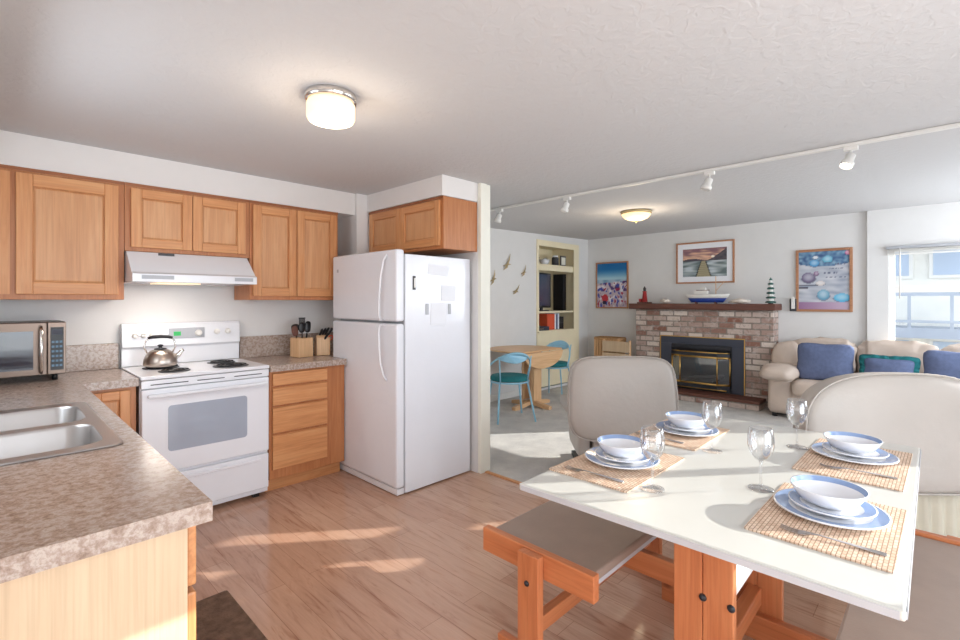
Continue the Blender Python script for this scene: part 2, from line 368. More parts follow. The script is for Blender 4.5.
# cream post / casing at the end of the partition
struct(MB().box(2.722, 2.79, 2.655, 2.69, 0, 2.308).box(2.79, 2.842, 2.665, 2.69, 0, 2.308).build('trim_1', M['cream'], bev=.003))
struct(MB().box(2.86, 5.74, YN - .015, YN, 0.004, 0.09).build('baseboard_far', M['trim'], bev=.003))
struct(MB().box(XR - .015, XR, 3.5, YN - .02, 0.004, 0.09).build('baseboard_fireplace', M['trim'], bev=.003))
struct(MB().box(2.765, 2.80, YR, 2.654, 0, 0.008).build('trim_2', M['oakY'], bev=.002))
# windows and added sun openings
def window(name, axis, c, a0, a1, z0, z1, mull=(), rails=(), fw=.045, inward=1):
    root = bpy.data.objects.new(name, None); C.objects.link(root); struct(root)
    fr = MB(); d0, d1 = c, c + (.06 if fw > .03 else .05)
    def bx(mb, p, q, r, t, e0, e1):
        (mb.box(p, q, e0, e1, r, t) if axis == 'X' else mb.box(e0, e1, p, q, r, t))
    for p, q, r, t in ((a0, a0 + fw, z0, z1), (a1 - fw, a1, z0, z1), (a0 + fw, a1 - fw, z0, z0 + fw), (a0 + fw, a1 - fw, z1 - fw, z1)): bx(fr, p, q, r, t, d0, d1)
    for m_ in mull: bx(fr, m_ - fw / 2, m_ + fw / 2, z0 + fw, z1 - fw, d0 + .005, d1 - .005)
    for r_ in rails: bx(fr, a0 + fw, a1 - fw, r_ - fw * .8, r_ + fw * .8, d0 + .005, d1 - .005)
    struct(fr.build('window_frame', M['trim'], root, bev=.003))
    p = MB(); bx(p, a0 + fw * .5, a1 - fw * .5, z0 + fw * .5, z1 - fw * .5, c + .028, c + .032)
    struct(p.build('window_pane', M['pane'], root)); return root
window('window_1', 'Y', 7.2, WY0, WY1, WZ0, WZ1, (), (1.506,), .05)
window('window_2', 'X', YR - .045, 3.35, 4.57, 1.42, 1.98, (), (), .01)
window('window_3', 'X', YR - .045, 4.60, 5.70, 1.58, 1.98, (), (), .01)
window('sun_opening_4', 'X', YR - .045, 5.88, 6.14, 1.62, 1.80, (), (), .01)  # small unseen openings from here on, cut to cast the floor streaks
window('sun_opening_5', 'X', YR - .045, 5.84, 6.12, 1.90, 2.10, (), (), .01)
window('sun_opening_6', 'X', YR - .045, 6.48, 6.72, 1.45, 1.70, (), (), .01)
window('sun_opening_7', 'X', YR - .045, 6.46, 6.72, 1.80, 2.10, (), (), .01)
window('added_glass_door', 'X', YR - .045, 0.0, 2.5, .02, 2.0, (1.25,), (), .06)  # unseen glass door, added to let ambient light in
window('window_8', 'Y', XL - .09, 1.9, 2.8, 1.15, 2.0, (2.35,), (), .04)
struct(MB().box(7.06, 7.15, WY0 - .03, WY1 + .03, WZ0 - .03, WZ0).build('trim_3', M['trim'], bev=.004))

# ------------------------------------------------------------------ outside
struct(MB().box(7.5, 40, -30, 30, -0.7, -0.6).box(-12, 7.5, -30, -1.9, -0.7, -0.6).build('ground_outside', M['sand']))
hs = thing('beach_house', 'pale blue house with balconies seen through the living room window', 'house', (11.0, -1.0, -0.6))
MB().box(0, 5, 0, 9, 0, 5.2).build('wall', M['stucco'], hs)
MB().box(-.3, 5.3, -.3, 9.3, 5.2, 5.45).build('roof', M['roofm'], hs)
for z0 in (0.35, 2.35, 3.6):
    for k in range(5):
        y = .2 + k * 1.25
        f = MB().box(-.06, .0, y, y + 1.05, z0, z0 + 1.0).build('window', M['whiteplastic'], hs)
        MB().box(-.075, -.06, y + .05, y + .5, z0 + .05, z0 + .95).box(-.075, -.06, y + .56, y + 1.0, z0 + .05, z0 + .95).build('pane', M['winglass'], f)
for z0 in (1.55, 3.15):
    b_ = MB().box(-.9, 0, -.1, 7, z0 - .16, z0).build('balcony', M['railm'], hs)
    r = MB().box(-.9, -.85, -.1, 7, z0 + .5, z0 + .56).box(-.9, -.85, -.1, 7, z0 + .08, z0 + .12)
    for k in range(15): r.box(-.895, -.855, k * .48, k * .48 + .04, z0, z0 + .5)
    r.build('railing', M['railm'], b_)
fe = thing('white_fence', 'white panel fence outside below the living room window view', 'fence', (9.4, -1.5, -0.6))
MB().box(0, .04, 0, 1.6, .05, 1.15).build('panel', M['trim'], fe)
for k in range(3): MB().box(-.04, .08, k * .78 - .04, k * .78 + .04, 0, 1.25).build('post', M['trim'], fe)
sh = MB()
for k in range(26): sh.sell((random.uniform(-.35, .35), random.uniform(-.5, .5), random.uniform(.25, .95)), (.22, .22, .2), 1, 1, 10, 6, wr=.08, ws=9, seed=k)
tag(sh.build('shrub', M['bush'], loc=(8.7, .75, -.6)), 'grey green shrub outside the left part of the living room window', 'shrub')

# ------------------------------------------------------------------ kitchen cabinets
GC = 'oak wall cabinets'
def door(parent, x0, x1, z0, z1, y=0, fr=.058, name='door'):
    """front faces -Y, back at y"""
    t = .02; mb = MB()
    mb.box(x0, x0 + fr, y - t, y, z0, z1, 0).box(x1 - fr, x1, y - t, y, z0, z1, 0)
    mb.box(x0 + fr, x1 - fr, y - t, y, z1 - fr, z1, 1).box(x0 + fr, x1 - fr, y - t, y, z0, z0 + fr, 1)
    o = mb.build(name, [M['oakZ'], M['oakX']], parent, bev=.0035)
    p = MB(); a, b, c, d = x0 + fr, x1 - fr, z0 + fr, z1 - fr; e = .012
    p.loops([[(a, y - .005, c), (b, y - .005, c), (b, y - .005, d), (a, y - .005, d)],
             [(a + e, y - .010, c + e), (b - e, y - .010, c + e), (b - e, y - .010, d - e), (a + e, y - .010, d - e)]], smooth=False, cap=(False, True))
    p.build('door_panel', M['oakpanel'], o); return o
def body(parent, x0, x1, y0, y1, z0, z1, top=True):
    MB().box(x0, x1, y0, y1, z0, z1).build('cabinet_body', M['oakframe'], parent, bev=.002)
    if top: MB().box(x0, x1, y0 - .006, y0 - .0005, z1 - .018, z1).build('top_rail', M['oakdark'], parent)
c1 = thing('wall_cabinet', 'large single door oak wall cabinet left of the white range hood', 'cabinet', (.592, 3.72, 1.378), 0, GC)
body(c1, -.9, 0, .0, .32, 0, .742); door(c1, -.492, -.03, .03, .71, -.001, .07)
MB().box(-.62, -.515, -.0105, -.0005, .03, .71).build('side_stile', M['oakZ'], c1)
hc = thing('wall_cabinet', 'short two door oak wall cabinet above the white range hood', 'cabinet', (.594, 3.72, 1.688), 0, GC)
body(hc, 0, .754, 0, .32, 0, .432); door(hc, .03, .375, .025, .40, -.001); door(hc, .379, .724, .025, .40, -.001)
c2 = thing('wall_cabinet', 'tall two door oak wall cabinet right of the white range hood', 'cabinet', (1.35, 3.72, 1.378), 0, GC)
body(c2, 0, .72, 0, .32, 0, .742); door(c2, .02, .352, .03, .71, -.001, .06); door(c2, .358, .70, .03, .71, -.001, .06)
fcab = thing('wall_cabinet', 'oak wall cabinet with two small doors above the white refrigerator', 'cabinet', (2.36, 3.69, 1.762), -PI / 2, GC)
body(fcab, 0, 1.0, 0, .355, 0, .392); door(fcab, .03, .48, .025, .365, -.001); door(fcab, .486, .97, .025, .365, -.001)

GB = 'oak base cabinets'
lb = thing('base_cabinet', 'oak base cabinet with door between the sink counter and the stove', 'cabinet', (.36, 3.44, 0), 0, GB)
MB().box(-.02, .245, 0, .58, .1, .869).build('cabinet_body', M['oakframe'], lb, bev=.002)
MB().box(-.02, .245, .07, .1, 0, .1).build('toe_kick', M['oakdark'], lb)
door(lb, .03, .215, .13, .85, -.001, .05)
db = thing('base_cabinet', 'oak four drawer base cabinet between the stove and the refrigerator', 'cabinet', (1.382, 3.44, 0), 0, GB)
MB().box(0, .59, 0, .58, .1, .869).build('cabinet_body', M['oakframe'], db, bev=.002)
MB().box(0, .59, .07, .1, 0, .1).build('toe_kick', M['oakX'], db)
for z0, z1 in ((.762, .869 - .012), (.622, .752), (.425, .612), (.165, .413)):
    MB().prism([(-.001, z0), (-.018, z0 + .006), (-.018, z1 - .006), (-.001, z1)], 'X', .02, .435).build('drawer', M['oakX'], db, bev=.002)
sk = thing('base_cabinet', 'sink base cabinet with pale birch end panel nearest the viewer', 'cabinet', (.313, 1.225, 0), 0, GB)
MB().box(-.015, 0, .006, 2.79, .1, .869).box(-.62, -.60, .006, 2.79, .1, .869).box(-.60, -.015, .006, .02, .1, .869).box(-.60, -.015, 2.77, 2.79, .1, .869).box(-.60, -.015, .02, 2.77, .1, .12).build('cabinet_body', M['oakframe'], sk)
MB().box(-.62, -.002, .0, .0055, .0, .869).build('end_panel', M['birch'], sk)
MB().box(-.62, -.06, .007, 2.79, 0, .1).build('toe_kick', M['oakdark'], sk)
for k in range(3):
    y0 = .02 + k * .78
    MB().box(.0005, .022, y0, y0 + .74, .715, .855).build('drawer', M['oakY'], sk, bev=.005)
    MB().box(.0005, .022, y0, y0 + .365, .12, .70).build('door', M['oakZ'], sk, bev=.005)
    MB().box(.0005, .022, y0 + .375, y0 + .74, .12, .70).build('door', M['oakZ'], sk, bev=.005)

# countertops
ct = MB(); Z0, Z1 = .870, .914; hx0, hx1, hy0, hy1 = -.19, .283, 1.90, 2.76
ct.box(-.328, .355, 1.20, hy0, Z0, Z1).box(-.328, hx0, hy0, hy1, Z0, Z1).box(hx1, .355, hy0, hy1, Z0, Z1).box(-.328, .355, hy1, 4.048, Z0, Z1)
ct.box(.355, .612, 3.405, 4.048, Z0, Z1)
ctop = tag(ct.build('countertop', M['counter']), 'speckled beige laminate countertop holding the sink and the microwave', 'countertop')
MB().box(-.328, .612, 4.028, 4.0485, .9145, 1.085).build('backsplash', M['counter'], ctop, bev=.003)
cr = MB(); cr.box(1.378, 1.972, 3.405, 4.048, Z0, Z1).box(1.972, 2.236, 3.70, 4.048, Z0, Z1)
crt = tag(cr.build('countertop', M['counter']), 'short speckled beige countertop between the stove and the refrigerator', 'countertop')
MB().box(1.39, 2.236, 4.028, 4.0485, .9145, 1.085).build('backsplash', M['counter'], crt, bev=.003)

# sink
sinkr = thing('kitchen_sink', 'stainless steel double bowl sink set in the countertop at the left edge', 'sink', (0, 0, .916))
def rr3(x0, x1, y0, y1, r, z, n=6): return [(p[0], p[1], z) for p in rrect(x0, x1, y0, y1, r, n)]
bm = bmesh.new()
def loopv(pts):
    vs = [bm.verts.new(p) for p in pts]; es = [bm.edges.new((vs[i], vs[(i + 1) % len(vs)])) for i in range(len(vs))]; return vs, es
OUT = rr3(-.205, .296, 1.875, 2.785, .03, .004); B1 = rr3(-.10, .262, 1.935, 2.285, .07, .002); B2 = rr3(-.10, .262, 2.345, 2.715, .07, .002)
E_ = []
for L in (OUT, B1, B2): E_ += loopv(L)[1]
bmesh.ops.triangle_fill(bm, use_beauty=True, edges=E_)
bmesh.ops.recalc_face_normals(bm, faces=bm.faces)
me = bpy.data.meshes.new('deck'); bm.to_mesh(me); bm.free(); me.materials.append(M['sinksteel']); o = bpy.data.objects.new('deck', me); C.objects.link(o); o.parent = sinkr
MB().loops([rr3(-.205, .296, 1.875, 2.785, .03, .004), rr3(-.211, .302, 1.869, 2.791, .034, .0)], cap=(False, False)).build('rim', M['sinksteel'], sinkr)
for (y0, y1) in ((1.935, 2.285), (2.345, 2.715)):
    R = [rr3(-.10, .262, y0, y1, .07, .002), rr3(-.095, .257, y0 + .005, y1 - .005, .068, -.008), rr3(-.088, .25, y0 + .012, y1 - .012, .065, -.13),
         rr3(-.07, .232, y0 + .03, y1 - .03, .055, -.165), rr3(-.03, .19, y0 + .07, y1 - .07, .05, -.17)]
    bo = MB().loops(R, cap=(False, True)).build('bowl', M['sinksteel'], sinkr)
    MB().lathe([(.04, 0), (.038, .004), (.02, .002)], 20, loc=(.08, (y0 + y1) / 2, -.169)).build('drain', M['chrome'], bo)

# ------------------------------------------------------------------ stove
st = thing('electric_range', 'white electric coil range with oven between the oak base cabinets', 'stove', (.622, 3.415, 0))
W = .752
MB().box(0, W, .03, .63, .03, .895).build('body', M['appl'], st, bev=.004)
MB().box(-.001, W + .001, -.002, .585, .897, .920).build('cooktop', M['appl'], st, bev=.006)
dr = MB().box(.004, W - .004, -.004, .029, .325, .84).build('oven_door', M['appl'], st, bev=.008)
MB().prism(rrect(.14, .60, .45, .73, .02), 'Y', -.0075, -.0045).build('oven_window', M['ovenglass'], dr)
MB().box(.03, W - .03, -.042, -.018, .79, .812).box(.04, .07, -.02, -.0045, .79, .812).box(W - .07, W - .04, -.02, -.0045, .79, .812).build('handle', M['appl'], dr, bev=.008)
MB().box(.004, W - .004, .0, .029, .845, .893).build('vent_panel', M['appl'], st, bev=.003)
vt = MB()
for a, b in ((.05, .25), (.30, .46), (.52, .70)): vt.box(a, b, -.001, -.0002, .863, .869)
vt.build('vent_slot', M['dgrey'], st)
dw = MB().box(.004, W - .004, .0, .029, .065, .305).build('storage_drawer', M['appl'], st, bev=.008)
MB().box(.06, W - .06, -.012, -.0005, .262, .282).build('handle', M['appl'], dw, bev=.004)
for a in (.05, W - .09):
    for y in (.05, .54): MB().box(a, a + .04, y, y + .04, 0, .029).build('foot', M['black'], st)
bgd = MB().prism([(.586, .921), (.586, 1.04), (.566, 1.055), (.574, 1.20), (.585, 1.215), (.628, 1.215), (.628, .921)], 'X', .0, W).build('backguard', M['appl'], st, bev=.004)
MB().box(.27, .50, .562, .568, 1.10, 1.175).build('control_panel', M['applgrey'], bgd, bev=.002)
MB().box(.30, .345, .559, .5615, 1.12, 1.15).build('clock_display', M['display'], bgd)
def knob(x, z, r, par):
    MB().lathe([(r, 0), (r, .006), (r * .8, .010), (r * .75, .024), (r * .6, .026)], 20, mat=Matrix.Translation((x, .565, z)) @ Matrix.Rotation(PI / 2, 4, 'X')).build('knob', M['whiteplastic'], par)
for x in (.07, .12, .17): knob(x, 1.13, .017, bgd)
knob(.46, 1.135, .024, bgd)
for x in (.585, .66): knob(x, 1.14, .021, bgd)
for (x, y, r) in ((.19, .40, .095), (.21, .155, .078), (.55, .155, .1), (.565, .40, .08)):
    b_ = MB().lathe([(r + .012, 0), (r + .012, .003), (r, .004), (r * .3, .001)], 32, loc=(x, y, .9205)).build('burner', [M['dgrey']], st)
    pts = []
    for k in range(110): a = k * .19; q = r * (1 - k / 130); pts.append((x + q * math.cos(a), y + q * math.sin(a), .928))
    MB().tube(pts, .0038, 6).build('coil', M['black'], b_)

# kettle on the rear left burner
kt = thing('kettle', 'shiny stainless tea kettle on the rear left burner of the stove', 'kettle', (.80, 3.78, .9325), math.radians(-20))
MB().lathe([(.075, 0), (.093, .006), (.098, .02), (.094, .05), (.08, .085), (.055, .108), (.035, .114)], 40).build('body', M['steelwarm'], kt)
MB().lathe([(.037, .1145), (.034, .12), (.012, .124), (.010, .132), (.017, .137), (.016, .144), (.004, .148)], 24).build('lid', M['blackmetal'], kt)
MB().tube([(.078, 0, .055), (.105, 0, .075), (.122, 0, .10), (.132, 0, .108)], [.02, .016, .012, .010], 14).build('spout', M['chrome'], kt)
MB().tube([(-.075, 0, .09), (-.092, 0, .13), (-.082, 0, .172), (-.055, 0, .192)], .005).tube([(.07, 0, .095), (.086, 0, .13), (.078, 0, .172), (.055, 0, .192)], .005).build('handle_bracket', M['chrome'], kt)
MB().tube([(-.07, 0, .190), (-.045, 0, .197), (0, 0, .20), (.045, 0, .197), (.07, 0, .190)], [.008, .011, .012, .011, .008], 12).build('handle', M['black'], kt)

# range hood
hd = thing('range_hood', 'white under-cabinet range hood above the stove', 'range hood', (.594, 3.50, 1.487))
MB().prism([(0, .0), (0, .05), (.03, .062), (.19, .197), (.545, .197), (.545, .0)], 'X', .004, .728).build('body', M['appl'], hd, bev=.003)
MB().box(.05, .22, -.003, -.0004, .018, .042).box(.58, .70, -.003, -.0004, .018, .042).build('grille', M['applgrey'], hd)
MB().box(.0, .09, .0, .004, 0, .016).build('badge', M['dgrey'], hd, loc=(.17, .165, .178))
MB().box(.15, .40, .10, .30, -.006, -.001).build('light_cover', M['lampglass'], hd, bev=.003)
area('range_hood_lamp', (.80, 3.68, 1.468), (0, 0, 0), .22, .12, 2.6, (1, .9, .8))

# microwave
mw = thing('microwave_oven', 'stainless steel microwave with black door on the corner counter', 'microwave', (-.235, 3.68, .915))
mwb = MB().box(0, .545, .012, .345, .035, .335).build('body', M['mwsteel'], mw, bev=.004)
md = MB().box(0, .462, -.012, .011, .036, .333).build('door', M['mwsteel'], mw, bev=.004)
MB().box(.0, .405, -.0155, -.0125, .07, .285).build('door_glass', M['mwglass'], md)
MB().tube([(.436, -.016, .05), (.436, -.045, .075), (.436, -.052, .18), (.436, -.045, .285), (.436, -.016, .31)], .009, 12).build('handle', M['chrome'], md)
cpn = MB().box(.465, .545, -.012, .011, .036, .333).build('control_panel', M['mwsteel'], mw, bev=.003)
MB().box(.477, .534, -.0155, -.0125, .06, .305).build('keypad', M['black'], cpn)
ky = MB()
for r in range(6):
    for c in range(3): ky.box(.482 + c * .017, .494 + c * .017, -.0165, -.0157, .08 + r * .027, .092 + r * .027)
ky.build('key', M['blueled'], cpn)
MB().box(.482, .528, -.0165, -.0157, .262, .292).build('display', M['slate'], cpn)
for x in (.04, .50):
    for y in (.04, .30): MB().lathe([(.014, 0), (.012, .0345)], 14, loc=(x, y, 0)).build('foot', M['black'], mw)

# knife block and utensil box
ub = thing('utensil_box', 'square wooden utensil box full of black cooking tools on the counter', 'utensil holder', (1.79, 3.80, .915), .1)
MB().box(-.065, .065, -.065, -.055, 0, .155).box(-.065, .065, .055, .065, 0, .155).box(-.065, -.055, -.055, .055, 0, .155).box(.055, .065, -.055, .055, 0, .155).box(-.055, .055, -.055, .055, 0, .01).build('box', M['beechZ'], ub, bev=.003)
random.seed(3)
GU = 'black cooking tools in the wooden box'
UT = [('spatula', 'black slotted spatula standing tallest in the wooden utensil box', (0.02, .03), 0, .27), ('ladle', 'black ladle leaning left in the wooden utensil box', (-.03, 0), -18, .22), ('cooking_spoon', 'black cooking spoon in the middle of the wooden utensil box', (0, -.02), -6, .22),
      ('cooking_spoon', 'black cooking spoon leaning right in the wooden utensil box', (.03, -.01), 14, .22), ('serving_fork', 'brown handled tool leaning furthest left in the wooden utensil box', (-.035, -.03), -30, .2), ('turner', 'black turner leaning right behind the spoons in the wooden box', (.035, .02), 20, .23)]
for n, lb_, (x, y), tilt, L in UT:
    t = thing(n, lb_, 'kitchen tool', (1.79 + x * .85, 3.80 + y, .935), 0, GU, rot=(0, math.radians(tilt * .4), 0))
    MB().tube([(0, 0, 0), (0, 0, L * .75)], .0045, 8).build('handle', M['black' if 'brown' not in lb_ else 'mantel'], t)
    h = MB()
    if n == 'spatula':
        for k in range(5): h.box(-.026 + k * .011, -.019 + k * .011, -.002, .002, L * .75 + .008, L + .02)
        h.box(-.028, .028, -.002, .002, L * .75 - .005, L * .75 + .008).box(-.028, .028, -.002, .002, L + .02, L + .028)
    elif n == 'ladle': h.sell((0, 0, L), (.034, .028, .03), .8, 1, 16, 8)
    else: h.sell((0, 0, L - .002), (.027, .009, .042), .7, 1, 16, 10)
    h.build('head', M['black' if 'brown' not in lb_ else 'mantel'], t)
kb = thing('knife_block', 'slanted wooden knife block with black handled knives beside the utensil box', 'knife block', (1.965, 3.80, .915), .0)
MB().prism([(-.06, 0), (.06, 0), (.06, .10), (-.03, .17), (-.06, .15)], 'X', -.05, .06).build('block', M['beechZ'], kb, bev=.004, rot=(0, 0, -.3))
GK = 'black handled knives in the block'
for k, (x, z, c) in enumerate(((-.03, .135, 'black'), (-.005, .14, 'black'), (.02, .145, 'black'), (.045, .14, 'black'), (-.01, .105, 'black'), (.03, .10, 'orange'))):
    lbls = ['black handled knife at the left of the back row in the knife block', 'black handled knife second from left in the knife block back row', 'black handled knife third from left in the knife block back row', 'black handled knife at the right of the back row in the knife block', 'short black handled knife low in front of the knife block', 'orange handled scissors in the knife block beside the refrigerator']
    t = thing('scissors' if c == 'orange' else 'kitchen_knife', lbls[k], 'scissors' if c == 'orange' else 'knife', (1.965 + x, 3.80 - (.035 if z < .12 else 0) , .915 + z + .004), 0, None if c == 'orange' else GK, rot=(math.radians(34), math.radians(6 + 3 * k), 0))
    if c == 'orange': MB().tube([(.018 * math.cos(a * PI / 6), 0, .05 + .026 * math.sin(a * PI / 6)) for a in range(12)], .005, 8, closed=True).build('handle', M['orange'], t)
    else: MB().tube([(0, 0, .0), (0, 0, .03), (0, 0, .085), (0, 0, .10)], [.007, .009, .011, .007], 10).build('handle', M['black'], t)
    MB().box(-.003, .003, -.001, .001, -.02, .03).build('blade', M['steel'], t)

# ------------------------------------------------------------------ refrigerator
fr = thing('refrigerator', 'white top-freezer refrigerator standing at the end of the counter', 'refrigerator', (1.98, 2.75, 0))
FW = .895
MB().box(.075, .715, 0, FW, .01, 1.705).build('body', M['fridge'], fr, bev=.006)
fz = MB().box(0, .068, .0, FW, 1.225, 1.735).build('freezer_door', M['fridge'], fr, bev=.016)
fd = MB().box(0, .068, .0, FW, .055, 1.21).build('refrigerator_door', M['fridge'], fr, bev=.016)
MB().box(.012, .074, .012, FW - .012, .006, .048).build('toe_grille', M['appl'], fr, bev=.003)
MB().box(.069, .0745, .01, FW - .01, .07, 1.70).build('door_gasket', M['applgrey'], fr)
hy = .13
MB().tube([(0, hy - .01, 1.70), (-.022, hy - .0, 1.66), (-.034, hy + .015, 1.55), (-.038, hy + .03, 1.40), (-.038, hy + .035, 1.27), (-.028, hy + .035, 1.235), (0, hy + .035, 1.232)], .008, 12).build('handle', M['appl'], fz)
MB().tube([(0, hy + .035, 1.198), (-.028, hy + .035, 1.195), (-.038, hy + .035, 1.16), (-.038, hy + .03, 1.03), (-.034, hy + .02, .92), (-.02, hy + .005, .84), (0, hy - .005, .80)], .008, 12).build('handle', M['appl'], fd)
MB().box(-.002, -.0003, FW - .10, FW - .075, 1.60, 1.625).build('badge', M['applgrey'], fz)
# papers and magnets on the side
GP = 'papers pinned on the refrigerator side'
for lab, x, z, w_, h_ in (('small white paper high on the refrigerator side under the top edge', 2.36, 1.60, .20, .08), ('white note sheet in the middle of the refrigerator side', 2.36, 1.27, .15, .17), ('tilted white paper below the top note on the refrigerator side', 2.46, 1.43, .14, .12)):
    tag(MB().box(-w_ / 2, w_ / 2, -.002, 0, -h_ / 2, h_ / 2).build('paper_note', M['paper'], loc=(x, 2.7485, z), rot=(0, .05, 0)), lab, 'paper', GP)
t = thing('magnet_clip', 'small grey magnetic clip near the front of the refrigerator side', 'magnet', (2.13, 2.749, 1.50))
MB().box(-.012, .012, -.006, 0, -.05, .05).build('clip', M['dgrey'], t, bev=.002); MB().box(-.006, .006, -.012, -.0065, -.035, .035).build('grip', M['whiteplastic'], t, bev=.002)
GM = 'dark magnets beside the note'
for x, z, s_ in ((2.25, 1.31, 'left'), (2.47, 1.31, 'right')):
    tag(MB().box(-.014, .014, -.005, 0, -.04, .04).build('magnet', M['applgrey'], loc=(x, 2.749, z), bev=.002), 'small grey magnet to the %s of the middle note on the refrigerator' % s_, 'magnet', GM)

# floor mat
tag(MB().prism(rrect(.42, .78, 1.25, 2.43, .01, 2), 'Z', 0.0005, .012).build('floor_mat', M['dmat']), 'dark brown mat on the wood floor before the sink cabinet', 'mat')

# ------------------------------------------------------------------ ceiling lights
dl = thing('ceiling_light', 'lit drum ceiling light with ribbed glass above the kitchen floor', 'ceiling light', (1.09, 2.02, 2.3095), 0, None)
MB().lathe([(.112, 0), (.115, -.006), (.115, -.03), (.108, -.034)], 48).build('base_ring', M['chrome'], dl)
MB().lathe([(.100, -.0345), (.107, -.045), (.107, -.105), (.100, -.118), (.094, -.121)], 48, cap=(True, False)).build('glass_shade', M['lampglass'], dl)
MB().lathe([(.094, -.121), (.075, -.124), (.074, -.121), (.05, -.123), (.049, -.120), (.02, -.121)], 48, cap=(False, True)).build('glass_bottom', M['lampbright'], dl)
pl = bpy.data.lights.new('kitchen_lamp', 'POINT'); pl.energy = 5.5; pl.color = (1, .84, .66); pl.shadow_soft_size = .1
po = bpy.data.objects.new('kitchen_lamp', pl); C.objects.link(po); po.location = (1.09, 2.02, 2.08)
bl = thing('ceiling_light', 'lit alabaster bowl ceiling light with finial in the living room', 'ceiling light', (5.0, 2.48, ceil_z(5.0) - .001), 0, None)
MB().lathe([(.15, 0), (.165, -.008), (.165, -.028), (.155, -.034)], 48).build('base_ring', M['brassdull'], bl)
MB().lathe([(.155, -.0345), (.150, -.05), (.125, -.078), (.08, -.098), (.03, -.108), (.01, -.109)], 48).build('glass_bowl', M['bowlglass'], bl)
MB().lathe([(.008, -.109), (.016, -.115), (.012, -.125), (.004, -.134)], 16).build('finial', M['brassdull'], bl)
pl2 = bpy.data.lights.new('living_lamp', 'POINT'); pl2.energy = 9; pl2.color = (1, .82, .6); pl2.shadow_soft_size = .12
po = bpy.data.objects.new('living_lamp', pl2); C.objects.link(po); po.location = (5.0, 2.48, ceil_z(5) - .3)
# track
tx = 3.66; tz = ceil_z(tx) - .0015
tag(MB().box(tx - .017, tx + .017, -.9, 3.45, tz - .02, tz - .001).build('light_track', M['whiteplastic'], bev=.002), 'long white lighting track running across the ceiling', 'light track')
GT = 'track spotlights'
for y, lit, lb_ in ((3.30, False, 'white track spotlight at the far end beside the cream post'), (2.48, False, 'white track spotlight second from the cream post'), (1.25, False, 'unlit white track spotlight second from the right in view'), (.43, True, 'lit white track spotlight nearest the window in view')):
    t = thing('track_spotlight', lb_, 'spotlight', (tx, y, tz - .0205), 0, GT)
    MB().box(-.016, .016, -.035, .035, -.026, 0).build('mount', M['whiteplastic'], t, bev=.003)
    MB().tube([(0, 0, -.026), (0, 0, -.05)], .007).build('stem', M['whiteplastic'], t)
    R = Matrix.Translation((0, 0, -.05)) @ Matrix.Rotation(math.radians(24 if lit else 12), 4, 'Y') @ Matrix.Rotation(math.radians(14), 4, 'X')
    MB().lathe([(.02, 0), (.026, -.004), (.026, -.045), (.036, -.06), (.036, -.085), (.033, -.085), (.031, -.072)], 28, mat=R).build('lamp_head', M['whiteplastic'], t)
    MB().lathe([(.0312, -.074), (.02, -.082), (.004, -.085)], 24, mat=R).build('bulb', M['bulb' if lit else 'whiteplastic'], t)

# ------------------------------------------------------------------ fireplace
fp = thing('fireplace', 'whitewashed brick fireplace with gas insert on the far wall', 'fireplace', (6.95, 0, 0))
bk = MB(); Y0, Y1, IY0, IY1, IZ0, IZ1 = 1.60, 3.449, 1.95, 3.03, .125, .85
bk.box(0, .249, Y0, IY0, .0045, 1.245).box(0, .249, IY1, Y1, .0045, 1.245).box(0, .249, IY0, IY1, IZ1, 1.245).box(0, .249, IY0, IY1, .0045, IZ0)
bk.build('brick_surround', M['brick'], fp)
MB().box(-.30, -.001, Y0 + .09, Y1, .0045, .085).build('hearth', M['brick'], fp)
MB().box(-.32, -.001, Y0 + .08, Y1 + .01, .086, .125).build('hearth_top', M['mantel'], fp, bev=.006)
ins = MB()
IY0 -= .03; IY1 += .03
ins.box(-.02, -.001, IY0, IY1, .76, .87, 0).box(-.02, -.001, IY0, IY0 + .16, .127, .76, 0).box(-.02, -.001, IY1 - .16, IY1, .127, .76, 0)
ins.build('insert_surround', M['slate'], fp, bev=.004)
g = .012
MB().box(-.026, -.021, IY0, IY1, .87 - g, .87).box(-.026, -.021, IY0, IY0 + g, .127, .87 - g).box(-.026, -.021, IY1 - g, IY1, .127, .87 - g).build('brass_trim', M['brass'], fp)
a0, a1 = IY0 + .162, IY1 - .162
fb = MB().box(.06, .10, a0, a1, .127, .758).box(-.01, .059, a0, a1, .127, .17).box(-.01, .059, a0, a1, .70, .758).box(-.01, .059, a0, a0 + .01, .17, .70).box(-.01, .059, a1 - .01, a1, .17, .70).build('firebox', M['blackmetal'], fp)
ba = [(-.03, a1 - .02), (-.10, a1 - .16), (-.10, a0 + .16), (-.03, a0 + .02)]
ln = MB()
for z in (.235, .60, .665): 
    for k in range(3): ln.tube([(ba[k][0], ba[k][1], z), (ba[k + 1][0], ba[k + 1][1], z)], .013 if z != .665 else .008, 8)
for p in ba: ln.tube([(p[0], p[1], .235), (p[0], p[1], .60)], .009, 8)
for k in range(1): ln.tube([(-.08, a1 - .05, .165), (-.08, a0 + .05, .165)], .010, 8)
ln.build('bay_frame', M['brass'], fp)
MB().prism([(-.03, a1 - .02), (-.10, a1 - .16), (-.10, a0 + .16), (-.03, a0 + .02), (0.0, a0 + .03), (0.0, a1 - .03)], 'Z', .172, .222).build('bay_shelf', M['blackmetal'], fp)
MB().prism([(-.03, a1 - .02), (-.10, a1 - .16), (-.10, a0 + .16), (-.03, a0 + .02), (0.0, a0 + .03), (0.0, a1 - .03)], 'Z', .612, .655).build('bay_shelf', M['blackmetal'], fp)
gp = MB()
for k in range(3):
    p, q = ba[k], ba[k + 1]; gp.add([(p[0], p[1], .24), (q[0], q[1], .24), (q[0], q[1], .60), (p[0], p[1], .60)], [(0, 1, 2, 3)])
gp.build('bay_glass', M['glass'], fp)
lg = MB()
